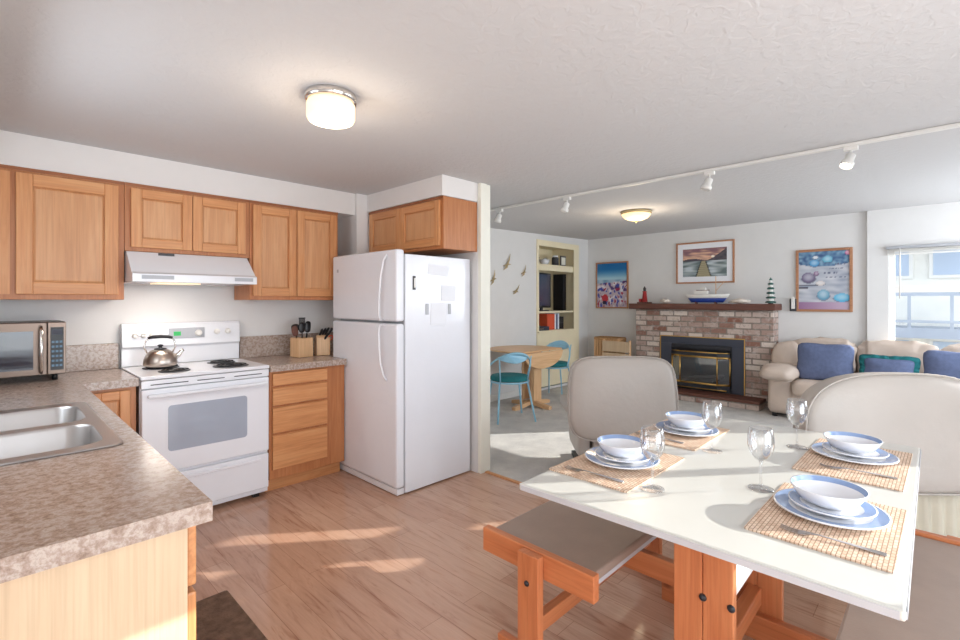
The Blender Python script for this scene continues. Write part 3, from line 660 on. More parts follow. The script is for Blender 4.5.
for k in range(4): lg.tube([(-.02 - .01 * k, a1 - .1 - .08 * k, .245 + .02 * k), (.0, a0 + .25 - .05 * k, .27 + .025 * k)], .026, 10)
lg.build('gas_logs', M['dgrey'], fp)
MB().box(-.10, .249, Y0 - .04, Y1 + .07, 1.25, 1.333).build('mantel_shelf', M['mantel'], fp, bev=.008)
MZ = 1.334
# mantel ornaments
t = thing('lighthouse_figurine', 'red toy lighthouse on the left end of the mantel', 'figurine', (6.95, 3.31, MZ))
MB().box(-.07, .05, -.09, .09, 0, .02).build('base', M['mantel'], t); MB().lathe([(.042, .021), (.026, .17), (.034, .173), (.034, .182)], 20).build('tower', M['red'], t)
MB().lathe([(.02, .183), (.02, .215)], 16).build('lantern', M['dgrey'], t); MB().lathe([(.026, .216), (.014, .24), (.003, .26)], 16).build('roof', M['dgrey'], t)
MB().box(-.02, .02, .05, .085, .021, .07).build('keeper_house', M['red'], t)
t = thing('lighthouse_figurine', 'green and white tiered lighthouse ornament on the right mantel end', 'figurine', (6.95, 1.63, MZ))
for k in range(5):
    MB().lathe([(.058 - k * .007, .01 + k * .058), (.062 - k * .007, .026 + k * .058), (.04 - k * .005, .036 + k * .058)], 20).build('tier', M['green'], t)
    MB().lathe([(.036 - k * .004, .0365 + k * .058), (.034 - k * .004, .0675 + k * .058)], 20).build('band', M['whiteplastic'], t)
MB().lathe([(.03, 0), (.03, .0095)], 16).build('base', M['dgrey'], t); MB().lathe([(.022, .30), (.004, .335)], 12).build('roof', M['green'], t)
t = thing('model_boat', 'white model fishing boat with blue hull on the mantel centre', 'model boat', (6.95, 2.42, MZ)); t.scale = (1, 1, 1.25)
def hull(z0, z1, l0, l1, w0, w1, m_, n_):
    def ring(l, w_, z): return [(w_ * math.sin(a) * (1 if abs(math.cos(a)) < .7 else 1), l * math.cos(a) * (1 + (.12 if math.cos(a) < 0 else 0)), z) for a in [2 * PI * k / 28 for k in range(28)]]
    return MB().loops([ring(l0, w0, z0), ring((l0 + l1) / 2, (w0 + w1) / 2 + .006, (z0 + z1) / 2), ring(l1, w1, z1)]).build(n_, M[m_], t)
hull(.012, .06, .20, .245, .03, .05, 'navy', 'hull'); hull(.0605, .105, .246, .275, .051, .062, 'whiteplastic', 'upper_hull')
MB().box(-.03, .03, -.03, .15, .106, .145).build('cabin', M['whiteplastic'], t, bev=.003); MB().box(-.034, .034, -.04, .12, .1455, .152).build('cabin_roof', M['mantel'], t)
MB().box(-.022, .022, .0, .07, .1525, .18).build('wheelhouse', M['whiteplastic'], t)
MB().tube([(0, -.13, .10), (0, -.13, .30)], .005, 8).tube([(0, -.13, .14), (0, -.24, .24)], .003, 6).build('mast', M['beech'], t)
MB().box(-.03, .03, .12, .14, 0, .02).box(-.03, .03, -.14, -.12, 0, .02).build('stand', M['mantel'], t)
t = MB()
for k in range(9): a = k * 2 * PI / 9; t.tube([(0, 0, .035), (.0 + .02 * math.sin(a), .05 * math.cos(a), .04 + .022 * math.sin(a * 1.5)), (.02 * math.sin(a), .09 * math.cos(a), .03 + .03 * abs(math.sin(a)))], [.028, .014, .004], 8)
t.sell((0, 0, .035), (.045, .06, .034), 1, 1, 16, 10, wr=.01, ws=30)
tag(t.build('seashell', M['shell'], loc=(6.93, 2.98, MZ)), 'spiky cream seashell between the red lighthouse and the boat', 'seashell', 'seashells on the mantel')
t = MB()
for k in range(7): a = k * 2 * PI / 7; t.tube([(0, 0, .035), (.02 * math.sin(a), .07 * math.cos(a), .035), (.03 * math.sin(a), .14 * math.cos(a), .02 + .04 * max(0, math.sin(a)))], [.03, .02, .006], 8)
t.sell((0, .0, .036), (.05, .09, .035), 1, 1, 16, 10, wr=.01, ws=30)
tag(t.build('seashell', M['shell'], loc=(6.93, 1.98, MZ)), 'wide pale conch shell right of the model boat on the mantel', 'seashell', 'seashells on the mantel')
t = thing('wall_phone', 'small dark cordless handset mounted on the wall right of the mantel', 'phone', (7.199, 1.43, 1.30))
MB().box(-.03, 0, -.04, .04, -.06, .10).build('cradle', M['dgrey'], t, bev=.006); MB().box(-.05, -.031, -.02, .02, -.03, .12).build('handset', M['whiteplastic'], t, bev=.006)

# ------------------------------------------------------------------ framed pictures
def lerp(a, b, t): t = max(0, min(1, t)); return tuple(a[i] + (b[i] - a[i]) * t for i in range(3))
def picture(label, yc, zc, w_, h_, fn, mat_w=0.0, fw=.022, nx=54, nz=60):
    t = thing('framed_picture', label, 'picture', (7.1985, yc, zc), 0, 'framed pictures on the fireplace wall')
    f = MB(); a, b = w_ / 2, h_ / 2
    f.box(-.028, 0, -a, -a + fw, -b, b).box(-.028, 0, a - fw, a, -b, b).box(-.028, 0, -a + fw, a - fw, b - fw, b).box(-.028, 0, -a + fw, a - fw, -b, -b + fw)
    f.build('frame', M['framewood'], t, bev=.003)
    if mat_w: MB().box(-.014, -.001, -a + fw, a - fw, -b + fw, b - fw).build('mat_board', M['paper'], t)
    a -= fw + mat_w; b -= fw + mat_w; xx = -.016 if mat_w else -.014
    vs = []; cols = []
    for j in range(nz + 1):
        for i in range(nx + 1):
            u, v = i / nx, j / nz; vs.append((xx, a - 2 * a * u, -b + 2 * b * v)); cols.append(srgb(*[max(0, min(255, q)) for q in fn(u, v)]))
    fs = [(j * (nx + 1) + i, j * (nx + 1) + i + 1, (j + 1) * (nx + 1) + i + 1, (j + 1) * (nx + 1) + i) for j in range(nz) for i in range(nx)]
    o = MB().add(vs, fs).build('print', M['art'], t)
    ca = o.data.color_attributes.new('art', 'FLOAT_COLOR', 'POINT')
    for k, c in enumerate(cols): ca.data[k].color = c
def N(u, v, s, sd=0): return noise.noise(Vector((u * s, v * s, sd)))
def art_beach(u, v):
    hz = .56 + .05 * u
    if v > .62 + 0: c = lerp((176, 214, 232), (24, 112, 178), (v - .66) / .2)
    elif v > hz - .02: c = lerp((120, 160, 190), (190, 210, 226), N(u, v, 6) + .5)
    else:
        c = lerp((196, 178, 190), (212, 196, 208), v)
        n = N(u, v, 8, 3); n2 = N(u, v, 11, 9); d = v / hz
        if n > .12 and .35 < v: c = lerp((60, 50, 110), (120, 90, 140), n2 + .5)
        elif n < -.2: c = (230, 226, 236)
        if n2 > .3: c = (70, 80, 170)
        if n2 < -.36: c = (170, 50, 80)
        if (u - .27) ** 2 + ((v - .2) * 1.2) ** 2 < .012: c = (200, 60, 70)
        if (u - .25) ** 2 / 2 + ((v - .10)) ** 2 < .0022: c = (40, 36, 70)
    return c
def art_pier(u, v):
    hills = .60 + .05 * math.sin(u * 7) + (.34 * max(0, (u - .55) / .45))
    if v > hills:
        c = lerp((236, 190, 160), (140, 104, 112), (v - .6) / .4 + N(u, v * 3, 5) * .9)
    elif v > .55: c = lerp((76, 72, 84), (96, 88, 96), N(u, v, 12) + .5)
    else:
        c = lerp((106, 120, 122), (196, 206, 212), .45 + N(u * .6, v * 2, 6, 5) * 1.1)
        hw = .04 + (.55 - v) * .22
        if abs(u - .48) < hw: c = lerp((150, 140, 110), (176, 168, 140), math.sin(v * 90) * .5 + .5)
        if hw < abs(u - .48) < hw + .025: c = (70, 70, 72)
    if (u - .70) ** 2 + (v - .70) ** 2 < .0014: c = (255, 244, 226)
    return c
PEB = [(.32, .80, .10, .06, (60, 140, 196)), (.58, .86, .10, .06, (90, 170, 200)), (.20, .55, .14, .09, (96, 84, 116)), (.50, .25, .12, .09, (90, 150, 180)), (.86, .20, .16, .07, (70, 170, 214)), (.44, .45, .09, .04, (214, 204, 200)), (.36, .62, .05, .04, (120, 80, 120)), (.34, .90, .05, .03, (220, 226, 232)), (.97, .96, .05, .04, (220, 120, 160))]
def art_pebble(u, v):
    c = lerp((150, 158, 176), (206, 208, 214), .5 + .8 * N(u, v * 4, 4))
    if v > .74 + .2 * (u - .5) ** 2: c = lerp((50, 84, 130), (130, 170, 196), .5 + N(u * 4, v * 7, 3, 2))
    if u < .2 and abs(v - .37) < .02 or u < .45 and abs(v - .41) < .008: c = (70, 72, 88)
    if v < .12: c = lerp((150, 110, 150), (196, 176, 196), u)
    for px, pz, a, b, col in PEB:
        q = ((u - px) / a) ** 2 + ((v - pz) / b) ** 2
        if q < 1: c = lerp(lerp(col, (235, 240, 245), .55), col, q * 1.1 + (pz - v) / b * .3)
        elif q < 1.35 and v < pz: c = lerp(c, (60, 62, 84), .5)
    for k, (y, x0, x1) in enumerate(((.77, .70, .96), (.70, .58, .90), (.62, .46, .76), (.55, .52, .94))):
        if abs(v - y) < .016 and x0 < u < x1 and math.sin(u * 150 + 3 * math.sin(u * 40 + k)) > -.1: c = (98, 104, 128)
    return c
picture('framed blue and pink beach photograph left of the fireplace', 3.99, 1.632, .585, .765, art_beach)
picture('framed sunset pier photograph with white mat above the mantel', 2.524, 1.925, .80, .60, art_pier, .075)
picture('framed blue pebble poster between the mantel and the window', 1.115, 1.625, .575, .775, art_pebble, 0, .03)

# ------------------------------------------------------------------ woven baskets / crates left of the fireplace
t = thing('woven_basket', 'tall brown woven basket in the corner left of the fireplace', 'basket', (7.02, 3.93, .0045))
rg = []
for z, a, b in ((0, .10, .19), (.3, .12, .21), (.70, .13, .225), (.765, .14, .235), (.785, .13, .225)):
    rg.append([(p[0], p[1], z) for p in rrect(-a, a, -b, b, .05)])
rg += [[(p[0], p[1], .60) for p in rrect(-.11, .11, -.2, .2, .05)]]
MB().loops(rg).build('body', M['wicker'], t)
hb = MB()
for k in range(9): hb.box(-.146, -.125, -.2 + k * .047, -.17 + k * .047, .05, .74)
hb.build('weave_ribs', M['beechZ'], t)
t = thing('wooden_crate', 'pale slatted wooden crate leaning beside the brick fireplace', 'crate', (6.80, 3.715, .0045))
for k in range(4): MB().box(-.02, 0, -.24, .22, .02 + k * .185, .185 + k * .185).build('slat', M['birch'], t, bev=.004)
for a in (-.24, .20): MB().box(.001, .05, a, a + .02, 0, .76).build('side', M['beechZ'], t, bev=.004)
MB().box(.001, .05, -.219, .199, 0, .02).build('bottom', M['birch'], t)

# ------------------------------------------------------------------ built-in bookcase (niche)
bc = thing('built_in_bookcase', 'cream built-in shelf unit recessed in the wall behind the small table', 'bookcase', (5.80, YN, 0.0))
BW = 1.05; D = .5
MB().box(0.0, BW, D - .02, D, .05, 2.27).build('back_panel', M['creamy'], bc)
MB().box(0, .02, .0, D - .021, .05, 2.27).box(BW - .02, BW, .0, D - .021, .05, 2.27).box(.02, BW - .02, 0, D - .021, 2.25, 2.27).build('carcass', M['creamy'], bc)
MB().box(-.045, .0, -.02, -.001, .06, 2.30).box(BW - .11, BW + .04, -.02, -.001, .06, 2.30).box(0, BW - .11, -.02, -.001, 2.21, 2.30).build('face_frame', M['creamy'], bc, bev=.003)
MB().box(.0, BW - .11, -.018, -.001, .06, .885).build('lower_panel', M['creamy'], bc, bev=.002)
MB().box(-.04, BW - .10, -.05, D - .03, .886, .915).build('sill', M['creamy'], bc, bev=.004)
for z in (1.20, 1.925): MB().box(.021, BW - .111, .0, D - .025, z - .015, z + .012).build('shelf', M['creamy'], bc, bev=.003)
MB().box(.021, BW - .111, .0, .02, 1.84, 1.909).build('rail', M['creamy'], bc)
tv = thing('television', 'flat screen television angled on the middle shelf of the niche', 'television', (6.11, YN + .14, 1.2135), math.radians(8))
MB().box(-.26, .26, 0, .05, .05, .60).build('frame', M['black'], tv, bev=.005); MB().box(-.235, .225, -.003, -.0005, .085, .575).build('screen', M['screen'], tv)
MB().box(-.12, .12, -.04, .1, 0, .012).box(-.03, .03, .02, .045, .012, .055).build('stand', M['dgrey'], tv)
tag(MB().box(0, .09, 0, .2, 0, .6).build('speaker_tower', M['black'], loc=(6.60, YN + .1, 1.2135), bev=.004), 'narrow black speaker standing right of the television', 'speaker')
GS = 'books on the lower niche shelf'
x = 6.14
for w_, h_, m_, lb_ in ((.20, .25, 'orange', 'wide orange-red book standing on the sill shelf below the television'), (.035, .26, 'paper', 'thin white book right of the orange book in the niche'), (.045, .24, 'bluecloth', 'blue grey book between the white volumes in the niche'), (.04, .255, 'paper', 'white book left of the black boxes in the niche')):
    b_ = thing('book', lb_, 'book', (x, YN + .08, .9155), 0, GS)
    MB().box(0, w_ - .004, 0, .2, 0, h_).build('cover', M[m_], b_, bev=.002); MB().box(.004, w_ - .008, -.002, -.0003, .01, h_ - .01).build('pages', M[m_], b_); x += w_ + .002
x += .01
for k in range(2): tag(MB().box(0, .11, 0, .18, 0, .1).build('black_box', M['black'], loc=(x, YN + .08, .9155 + k * .101), bev=.004), ('lower' if k == 0 else 'upper') + ' black box stacked at the right of the niche books', 'box', 'black boxes in the niche')
x = 5.86
for k, (w_, h_, m_) in enumerate(((.24, .045, 'dgrey'), (.22, .04, 'black'), (.2, .03, 'slate'))):
    pass
t = thing('video_player', 'flat dark video player at the left of the niche sill', 'video player', (5.84, YN + .02, .9155)); MB().box(0, .27, 0, .22, 0, .06).build('case', M['slate'], t, bev=.004); MB().box(.02, .12, -.002, -.0003, .02, .04).build('tray', M['steel'], t)
t = thing('disc_case_pile', 'loose silver remote lying on the video player in the niche', 'remote', (5.88, YN + .05, .976)); t.name = 'remote_control'; MB().box(0, .05, 0, .16, 0, .018).build('case', M['steel'], t, bev=.004); MB().box(.01, .04, .02, .12, .0182, .021).build('keys', M['black'], t)
ZT = 1.938
t = thing('glass_jar', 'dark jar at the left end of the top niche shelf', 'jar', (5.88, YN + .10, ZT)); t.scale = (1.2, 1.2, 1.3); MB().lathe([(.04, 0), (.042, .08), (.034, .09)], 20).build('body', M['dgrey'], t); MB().lathe([(.036, .0905), (.036, .11)], 20).build('lid', M['paper'], t)
tag(MB().lathe([(.03, 0), (.06, .02), (.09, .08), (.085, .08), (.055, .025), (.0, .012)], 28).sell((.03, 0, .07), (.06, .05, .035), 1, 1, 14, 8, wr=.02, ws=30).build('white_bowl', M['porcelain'], loc=(6.12, YN + .12, ZT)), 'white shell-shaped bowl in the middle of the top niche shelf', 'bowl')
t = thing('glass_jar', 'dark jar with pale lid beside the small frame on the top niche shelf', 'jar', (6.38, YN + .10, ZT)); t.scale = (1.2, 1.2, 1.3); MB().lathe([(.045, 0), (.047, .09), (.036, .105)], 20).build('body', M['dgrey'], t); MB().lathe([(.038, .1055), (.038, .125)], 20).build('lid', M['paper'], t)
t = thing('photo_frame', 'small dark photo frame at the right of the top niche shelf', 'photo frame', (6.58, YN + .08, ZT), 0); t.scale = (1.25, 1, 1.3)
MB().box(-.06, .06, 0, .015, 0, .13).build('frame', M['dgrey'], t, bev=.003); MB().box(-.045, .045, -.002, -.0003, .018, .112).build('photo', M['cream'], t)

# brass birds
GBI = 'brass birds on the wall'
for x, z, s_, r_, lb_ in ((5.07, 1.88, 1.25, .25, 'large brass flying bird highest on the far wall'), (4.78, 1.66, 1.05, .1, 'brass flying bird closest to the cream post'), (5.44, 1.785, .9, .2, 'brass flying bird nearest the shelf niche'), (5.26, 1.51, .9, .5, 'lowest brass flying bird on the far wall')):
    t = thing('wall_bird', lb_, 'wall decoration', (x, YN - .012, z), 0, GBI, rot=(0, r_, 0))
    MB().tube([(-.06 * s_, 0, -.035 * s_), (0, -.006, 0), (.05 * s_, 0, .02 * s_), (.07 * s_, 0, .022 * s_)], [.003, .011, .007, .002], 10).build('body', M['brassdull'], t)
    MB().loops([[(-.01 * s_, -.004, 0), (.02 * s_, -.004, .005 * s_), (.02 * s_, 0.0, .005 * s_), (-.01 * s_, 0.0, 0)], [(.0, -.02, .06 * s_), (.02 * s_, -.02, .06 * s_), (.02 * s_, -.016, .06 * s_), (0, -.016, .06 * s_)], [(.016 * s_, -.01, .13 * s_), (.02 * s_, -.01, .132 * s_), (.02 * s_, -.008, .132 * s_), (.016 * s_, -.008, .13 * s_)]], smooth=False).build('wing', M['brassdull'], t)
    MB().loops([[(-.01 * s_, -.004, 0), (.02 * s_, -.004, -.002 * s_), (.02 * s_, 0.0, -.002 * s_), (-.01 * s_, 0.0, 0)], [(-.03 * s_, -.025, -.03 * s_), (-.0 * s_, -.025, -.035 * s_), (-.0 * s_, -.02, -.035 * s_), (-.03 * s_, -.02, -.03 * s_)], [(-.05 * s_, -.015, -.08 * s_), (-.046 * s_, -.015, -.08 * s_), (-.046 * s_, -.012, -.08 * s_), (-.05 * s_, -.012, -.08 * s_)]], smooth=False).build('wing', M['brassdull'], t)

# ------------------------------------------------------------------ drop-leaf table with blue chairs
dt = thing('drop_leaf_table', 'light wood drop-leaf pedestal table against the far wall', 'table', (4.92, 3.70, .0045))
MB().box(-.46, .42, .0, .36, .722, .745).build('table_top', M['beech'], dt, bev=.004)
half = [(.43 * math.cos(PI * k / 20), .37 * math.sin(PI * k / 20)) for k in range(21)]
MB().prism([(p[0] - .02, p[1] + .362) for p in half], 'Z', .722, .745).build('raised_leaf', M['beech'], dt, bev=.003)
MB().prism([(p[0] * .95 + .0, .718 - p[1] * .56) for p in half], 'Y', -.026, -.004).build('drop_leaf', M['beech'], dt, bev=.003)
MB().box(-.08, .08, .08, .12, .09, .721).box(-.08, .08, .24, .28, .09, .721).build('pedestal', M['beechZ'], dt, bev=.005)
MB().prism([(-.36, 0), (-.28, 0), (0, .04), (.28, 0), (.36, 0), (.36, .04), (.0, .089), (-.36, .04)], 'Y', .15, .21).build('foot', M['beech'], dt, bev=.004)
MB().prism([(-.12, 0), (-.04, 0), (.18, .03), (.40, 0), (.50, 0), (.50, .04), (.18, .089), (-.12, .04)], 'X', -.03, .03).build('foot', M['beech'], dt, bev=.004)
GCH = 'light blue metal chairs'
def blue_chair():
    t = thing('metal_chair', 'light blue metal hoop-back chair with teal seat behind the cream post', 'chair', (0, 0, .0045), 0, GCH)
    MB().lathe([(.19, .445), (.20, .455), (.20, .485), (.19, .50), (.10, .507)], 32).build('seat_cushion', M['tealcloth'], t)
    MB().tube([(.20 * math.cos(2 * PI * k / 28), .20 * math.sin(2 * PI * k / 28), .435) for k in range(28)], .010, 8, closed=True).build('seat_ring', M['lightblue'], t)
    # hoop rises from the front of the seat and arches over the back (+Y is back)
    hp = []
    for k in range(25):
        a = PI * k / 24; hp.append((.25 * math.cos(a), -.13 + .34 * math.sin(a), .45 + .33 * math.sin(a) ** .8))
    MB().tube(hp, .011, 10).build('hoop_back', M['lightblue'], t)
    bp = MB(); r = []
    for sgn in (0, 1):
        rr = []
        for k in range(13):
            a = PI * (.25 + .5 * k / 12); rr.append((.25 * math.cos(a), -.13 + .34 * math.sin(a) - .008 * sgn, .45 + .33 * math.sin(a) ** .8 - .0))
        low = [(p[0] * .95, p[1] - .012, p[2] - .12 * math.sin(PI * k / 12)) for k, p in enumerate(rr)]
        r.append(rr + low[::-1])
    bp.loops(r, smooth=False).build('back_panel', M['lightblue'], t)
    for sx, sy in ((1, 1), (-1, 1), (1, -1), (-1, -1)):
        MB().tube([(.15 * sx, .13 * sy, .435), (.20 * sx, (.17 if sy < 0 else .23) * sy, 0.0)], .010, 8).build('leg', M['lightblue'], t)
    for sx in (1, -1): MB().tube([(.145 * sx, .14, .44), (.17 * sx, .185, .74)], .007, 8).build('back_rod', M['lightblue'], t)
    return t
ch = blue_chair(); ch.scale = (1.12, 1.12, 1.0); ch.location = (4.25, 3.68, .0045); ch.rotation_euler.z = math.radians(150)
ch2 = copy_tree(ch); ch2.scale = (1, 1, 1); ch2.location = (5.62, 4.02, .0045); ch2.rotation_euler.z = math.radians(-80)
ch2['label'] = 'light blue metal hoop-back chair with teal seat below the shelf niche'

# ------------------------------------------------------------------ sofa
so = thing('sofa', 'beige leather sofa with puffy cushions under the window', 'sofa', (0, 0, .0045))
SY0, SY1 = -.75, 1.595
MB().box(6.50, 7.03, SY0 + .05, SY1 - .05, .05, .30).build('base', M['sofa'], so, bev=.03)
for sgn, yy in ((1, SY1 - .165), (-1, SY0 + .165)):
    MB().sell((6.76, yy, .27), (.30, .135, .235), .35, .35, 32, 16, wr=.01, ws=5).build('arm', M['sofa'], so)
    MB().sell((6.59, yy, .53), (.34, .185, .095), .8, .5, 32, 16, wr=.025, ws=8).build('arm_pad', M['sofa'], so)
n_ = 3; y0 = SY1 - .28; wd = (SY1 - SY0 - .56) / n_
for k in range(n_):
    yc = y0 - wd * (k + .5)
    MB().sell((6.68, yc, .37), (.31, wd / 2 - .004, .095), .45, .25, 36, 16, wr=.015, ws=5, seed=k).build('seat_cushion', M['sofa'], so)
wb = (SY1 - SY0 - .36) / n_
for k in range(n_):
    yc = SY1 - .18 - wb * (k + .5)
    MB().sell((0, 0, 0), (.105, wb / 2 - .003, .22), .45, .4, 56, 26, wr=.045, ws=12, seed=5 + k).build('back_cushion', M['sofa'], so, loc=(6.97, yc, .70), rot=(0, .13, 0))
MB().sell((0, 0, 0), (.13, .16, .19), .7, .6, 32, 16, wr=.03, ws=7, seed=11).build('headrest', M['sofa'], so, loc=(6.93, SY1 - .16, .68), rot=(0, .2, 0))
for yy in (SY0 + .1, SY1 - .1):
    for xx in (6.56, 6.95): MB().lathe([(.03, 0), (.03, .049)], 14, loc=(xx, yy, 0)).build('foot', M['black'], so)
def cushion(name, label, m_, y, z, w_, h_, x, tilt, frill=None, roll=0):
    def pt(w2, h2, n=44):
        out = []
        for k in range(n):
            a = 2 * PI * k / n; c, s_ = math.cos(a), math.sin(a); q = (abs(c) ** 9 + abs(s_) ** 9) ** (-1 / 9)
            pinch = 1 - .05 * (1 - abs(math.sin(2 * a))) 
            out.append((w2 * c * q * pinch, h2 * s_ * q * pinch))
        return out
    mb = MB(); pr = [(.2, -.075), (.55, -.066), (.8, -.045), (.93, -.022), (1.0, 0), (.93, .022), (.8, .045), (.55, .066), (.2, .075)]
    mb.pad(pt(w_ / 2, h_ / 2), pr); t = thing(name, label, 'cushion', (x, y, z), 0, 'throw cushions on the sofa', rot=(0, tilt, 0))
    # pad lies in xz facing y -> turn to face -X
    mb.build('cushion_body', m_, t, rot=(0, 0, PI / 2)).rotation_euler = (roll, 0, PI / 2)
    if frill:
        n = 90; rings = [[], [], []]
        o1 = pt(w_ / 2 * .97, h_ / 2 * .97, n); o2 = pt(w_ / 2 + .04, h_ / 2 + .035, n)
        for k in range(n):
            s_ = math.sin(k * 1.3)
            rings[0].append((o1[k][0], .012, o1[k][1])); rings[1].append((o2[k][0], .012 + .012 * s_, o2[k][1])); rings[2].append((o1[k][0], -.012, o1[k][1]))
        MB().loops(rings + [rings[0]], cap=(False, False)).build('frill', frill, t).rotation_euler = (roll, 0, PI / 2)
cushion('throw_cushion', 'plain blue cushion at the left end of the sofa', M['bluecloth'], 1.02, .675, .54, .43, 6.64, .22, roll=0)
cushion('throw_cushion', 'blue cushion with teal ruffled edge in the middle of the sofa', M['bluecloth'], .46, .65, .42, .23, 6.60, .22, M['tealcloth'])
cushion('throw_cushion', 'plain blue cushion at the right of the sofa below the window', M['bluecloth'], -.05, .67, .50, .42, 6.62, .2)
# blind
bd = thing('window_blind', 'raised white mini blind with headrail at the top of the window', 'window blind', (7.13, (WY0 + WY1) / 2, 1.90))
MB().box(-.03, .018, -.77, .77, .055, .085).build('headrail', M['applgrey'], bd, bev=.003)
bs = MB()
for k in range(7): bs.box(-.012, .014, -.76, .76, .003 + k * .0072, .0055 + k * .0072)
bs.build('slat_stack', M['trim'], bd); MB().box(-.014, .016, -.76, .76, -.012, .0).build('bottom_rail', M['trim'], bd, bev=.002)
MB().tube([(-.04, .65, .06), (-.04, .65, -.50)], .006, 8).build('wand', M['trim'], bd)

# ------------------------------------------------------------------ recliners with their backs to the table
def recliner(label, loc, ang, w_, top, arch, bot, arms=True, lean=.10):
    """local: +X is the facing direction, back at x=0; y to the left"""
    t = thing('armchair', label, 'armchair', loc, ang, 'beige leather armchairs')
    h = top - bot; pts = []
    n = 60
    for k in range(n):
        a = 2 * PI * k / n; c, s_ = math.cos(a), math.sin(a); e = 5.0 if s_ < 0 else arch
        q = (abs(c) ** e + abs(s_) ** e) ** (-1 / e); wf = 1 - .05 * max(0, s_)
        pts.append((w_ / 2 * c * q * wf, h / 2 + h / 2 * s_ * q))
    mb = MB(); pr = [(.3, -.078), (.7, -.076), (.9, -.068), (.965, -.054), (.992, -.034), (1, -.01), (1, .02), (.985, .05), (.94, .075), (.8, .095), (.4, .105)]
    o = mb.pad(pts, pr).build('backrest', M['leather'], t); o.rotation_euler = (0, 0, 0)
    # pad faces along its own y: turn so that -y looks back (-X)
    o.rotation_euler = (-lean, 0, -PI / 2); o.location = (.0, 0, bot)
    o2 = [(p[0] * 1.004, p[1]) for p in pts]; cx = 0; cz = h / 2; ring = []
    m = 150
    for k in range(m):
        f = k / m * n; i = int(f); fr_ = f - i; p = pts[i]; q = pts[(i + 1) % n]
        px, pz = p[0] + (q[0] - p[0]) * fr_, p[1] + (q[1] - p[1]) * fr_
        ring.append((cx + (px - cx) * .985, -.056, cz + (pz - cz) * .985))
    pp = MB().tube(ring, [.004 + .002 * (k % 2) for k in range(m)], 6, closed=True).build('edge_seam', M['leather'], t); pp.rotation_euler = (-lean, 0, -PI / 2); pp.location = (0, 0, bot)
    MB().sell((.42, 0, .40), (.34, w_ / 2 - .21, .08), .45, .3, 36, 14, wr=.01).build('seat_cushion', M['leather'], t)
    MB().box(.10, .70, -w_ / 2 + .21, w_ / 2 - .21, .12, .32).build('base', M['leather'], t, bev=.03)
    for s_ in (1, -1):
        MB().sell((.42, s_ * (w_ / 2 - .08), .515), (.30, .07, .045), .7, .6, 28, 12, wr=.01).build('arm_pad', M['leather'], t)
        MB().sell((.43, s_ * (w_ / 2 - .15), .33), (.29, .05, .19), .3, .35, 28, 14).build('arm', M['leather'], t)
    MB().box(.14, .66, -.2, .2, .03, .119).build('mechanism', M['black'], t)
    for s_ in (1, -1): MB().box(.08, .74, s_ * .24 - .025, s_ * .24 + .025, 0, .03).box(.36, .42, s_ * .2 - .03, s_ * .2 + .03, .03, .05).build('base_rail', M['black'], t)
    return t
recliner('beige leather armchair seen from behind at the left of the fireplace', (3.27, 1.73, .0045), math.radians(42), .80, .955, 5.2, .33)
r2 = recliner('wide beige leather armchair seen from behind at the right picture edge', (3.13, .17, .0045), math.radians(42), .96, 1.01, 2.8, .43)
sk_ = MB(); rings = []
for z, am in ((.06, .02), (.2, .014), (.32, .010), (.44, .004)):
    rings.append([(.055 + am * math.sin(k * 1.1) + (.44 - z) * -.02, -.33 + .66 * k / 60, z) for k in range(61)])
sk_.loops(rings, closed=False, cap=(False, False)); so_ = sk_.build('back_skirt', M['skirt'], r2); md_ = so_.modifiers.new('solid', 'SOLIDIFY'); md_.thickness = .006
MB().tube([(.14, -.385, .37), (.12, -.42, .38), (.06, -.44, .39)], .011, 8).build('recline_lever', M['black'], r2)

# ------------------------------------------------------------------ dining table and benches
tb = thing('dining_table', 'white laminate trestle dining table with orange pine legs', 'table', (1.275, .062, 0), .018)
MB().box(0, 1.47, 0, .985, .728, .752).build('table_top', M['tabletop'], tb, bev=.006)
MB().box(-.002, -.0002, .01, .975, .731, .748).box(.01, 1.46, -.002, -.0002, .731, .748).build('edge_band', M['tableedge'], tb)
for nx_, x in (('near', .30), ('far', .94)):
    for k in range(2):
        y0 = .399 + k * .0905
        lg_ = MB().box(x, x + .034, y0, y0 + .0895, .0, .7275).build('leg', M['pineZ'], tb, bev=.004)
        R = Matrix.Rotation(-PI / 2, 4, 'Y')
    for yb in (.487, .405): MB().lathe([(.012, 0), (.011, .004), (.006, .009)], 14, mat=Matrix.Translation((x - .0005, yb, .44)) @ R).build('bolt', M['blackmetal'], tb)
    MB().box(x - .041, x - .001, .13, .87, .0, .10).build('foot_beam', M['pineY'], tb, bev=.005)
    MB().box(x - .041, x - .001, .18, .82, .655, .7275).build('top_beam', M['pineY'], tb, bev=.005)
MB().box(.342, .938, .47, .52, .13, .20).build('stretcher', M['pineX'], tb, bev=.004)
MB().box(.342, .938, .405, .430, .455, .7275).build('side_rail', M['trim'], tb, bev=.003)

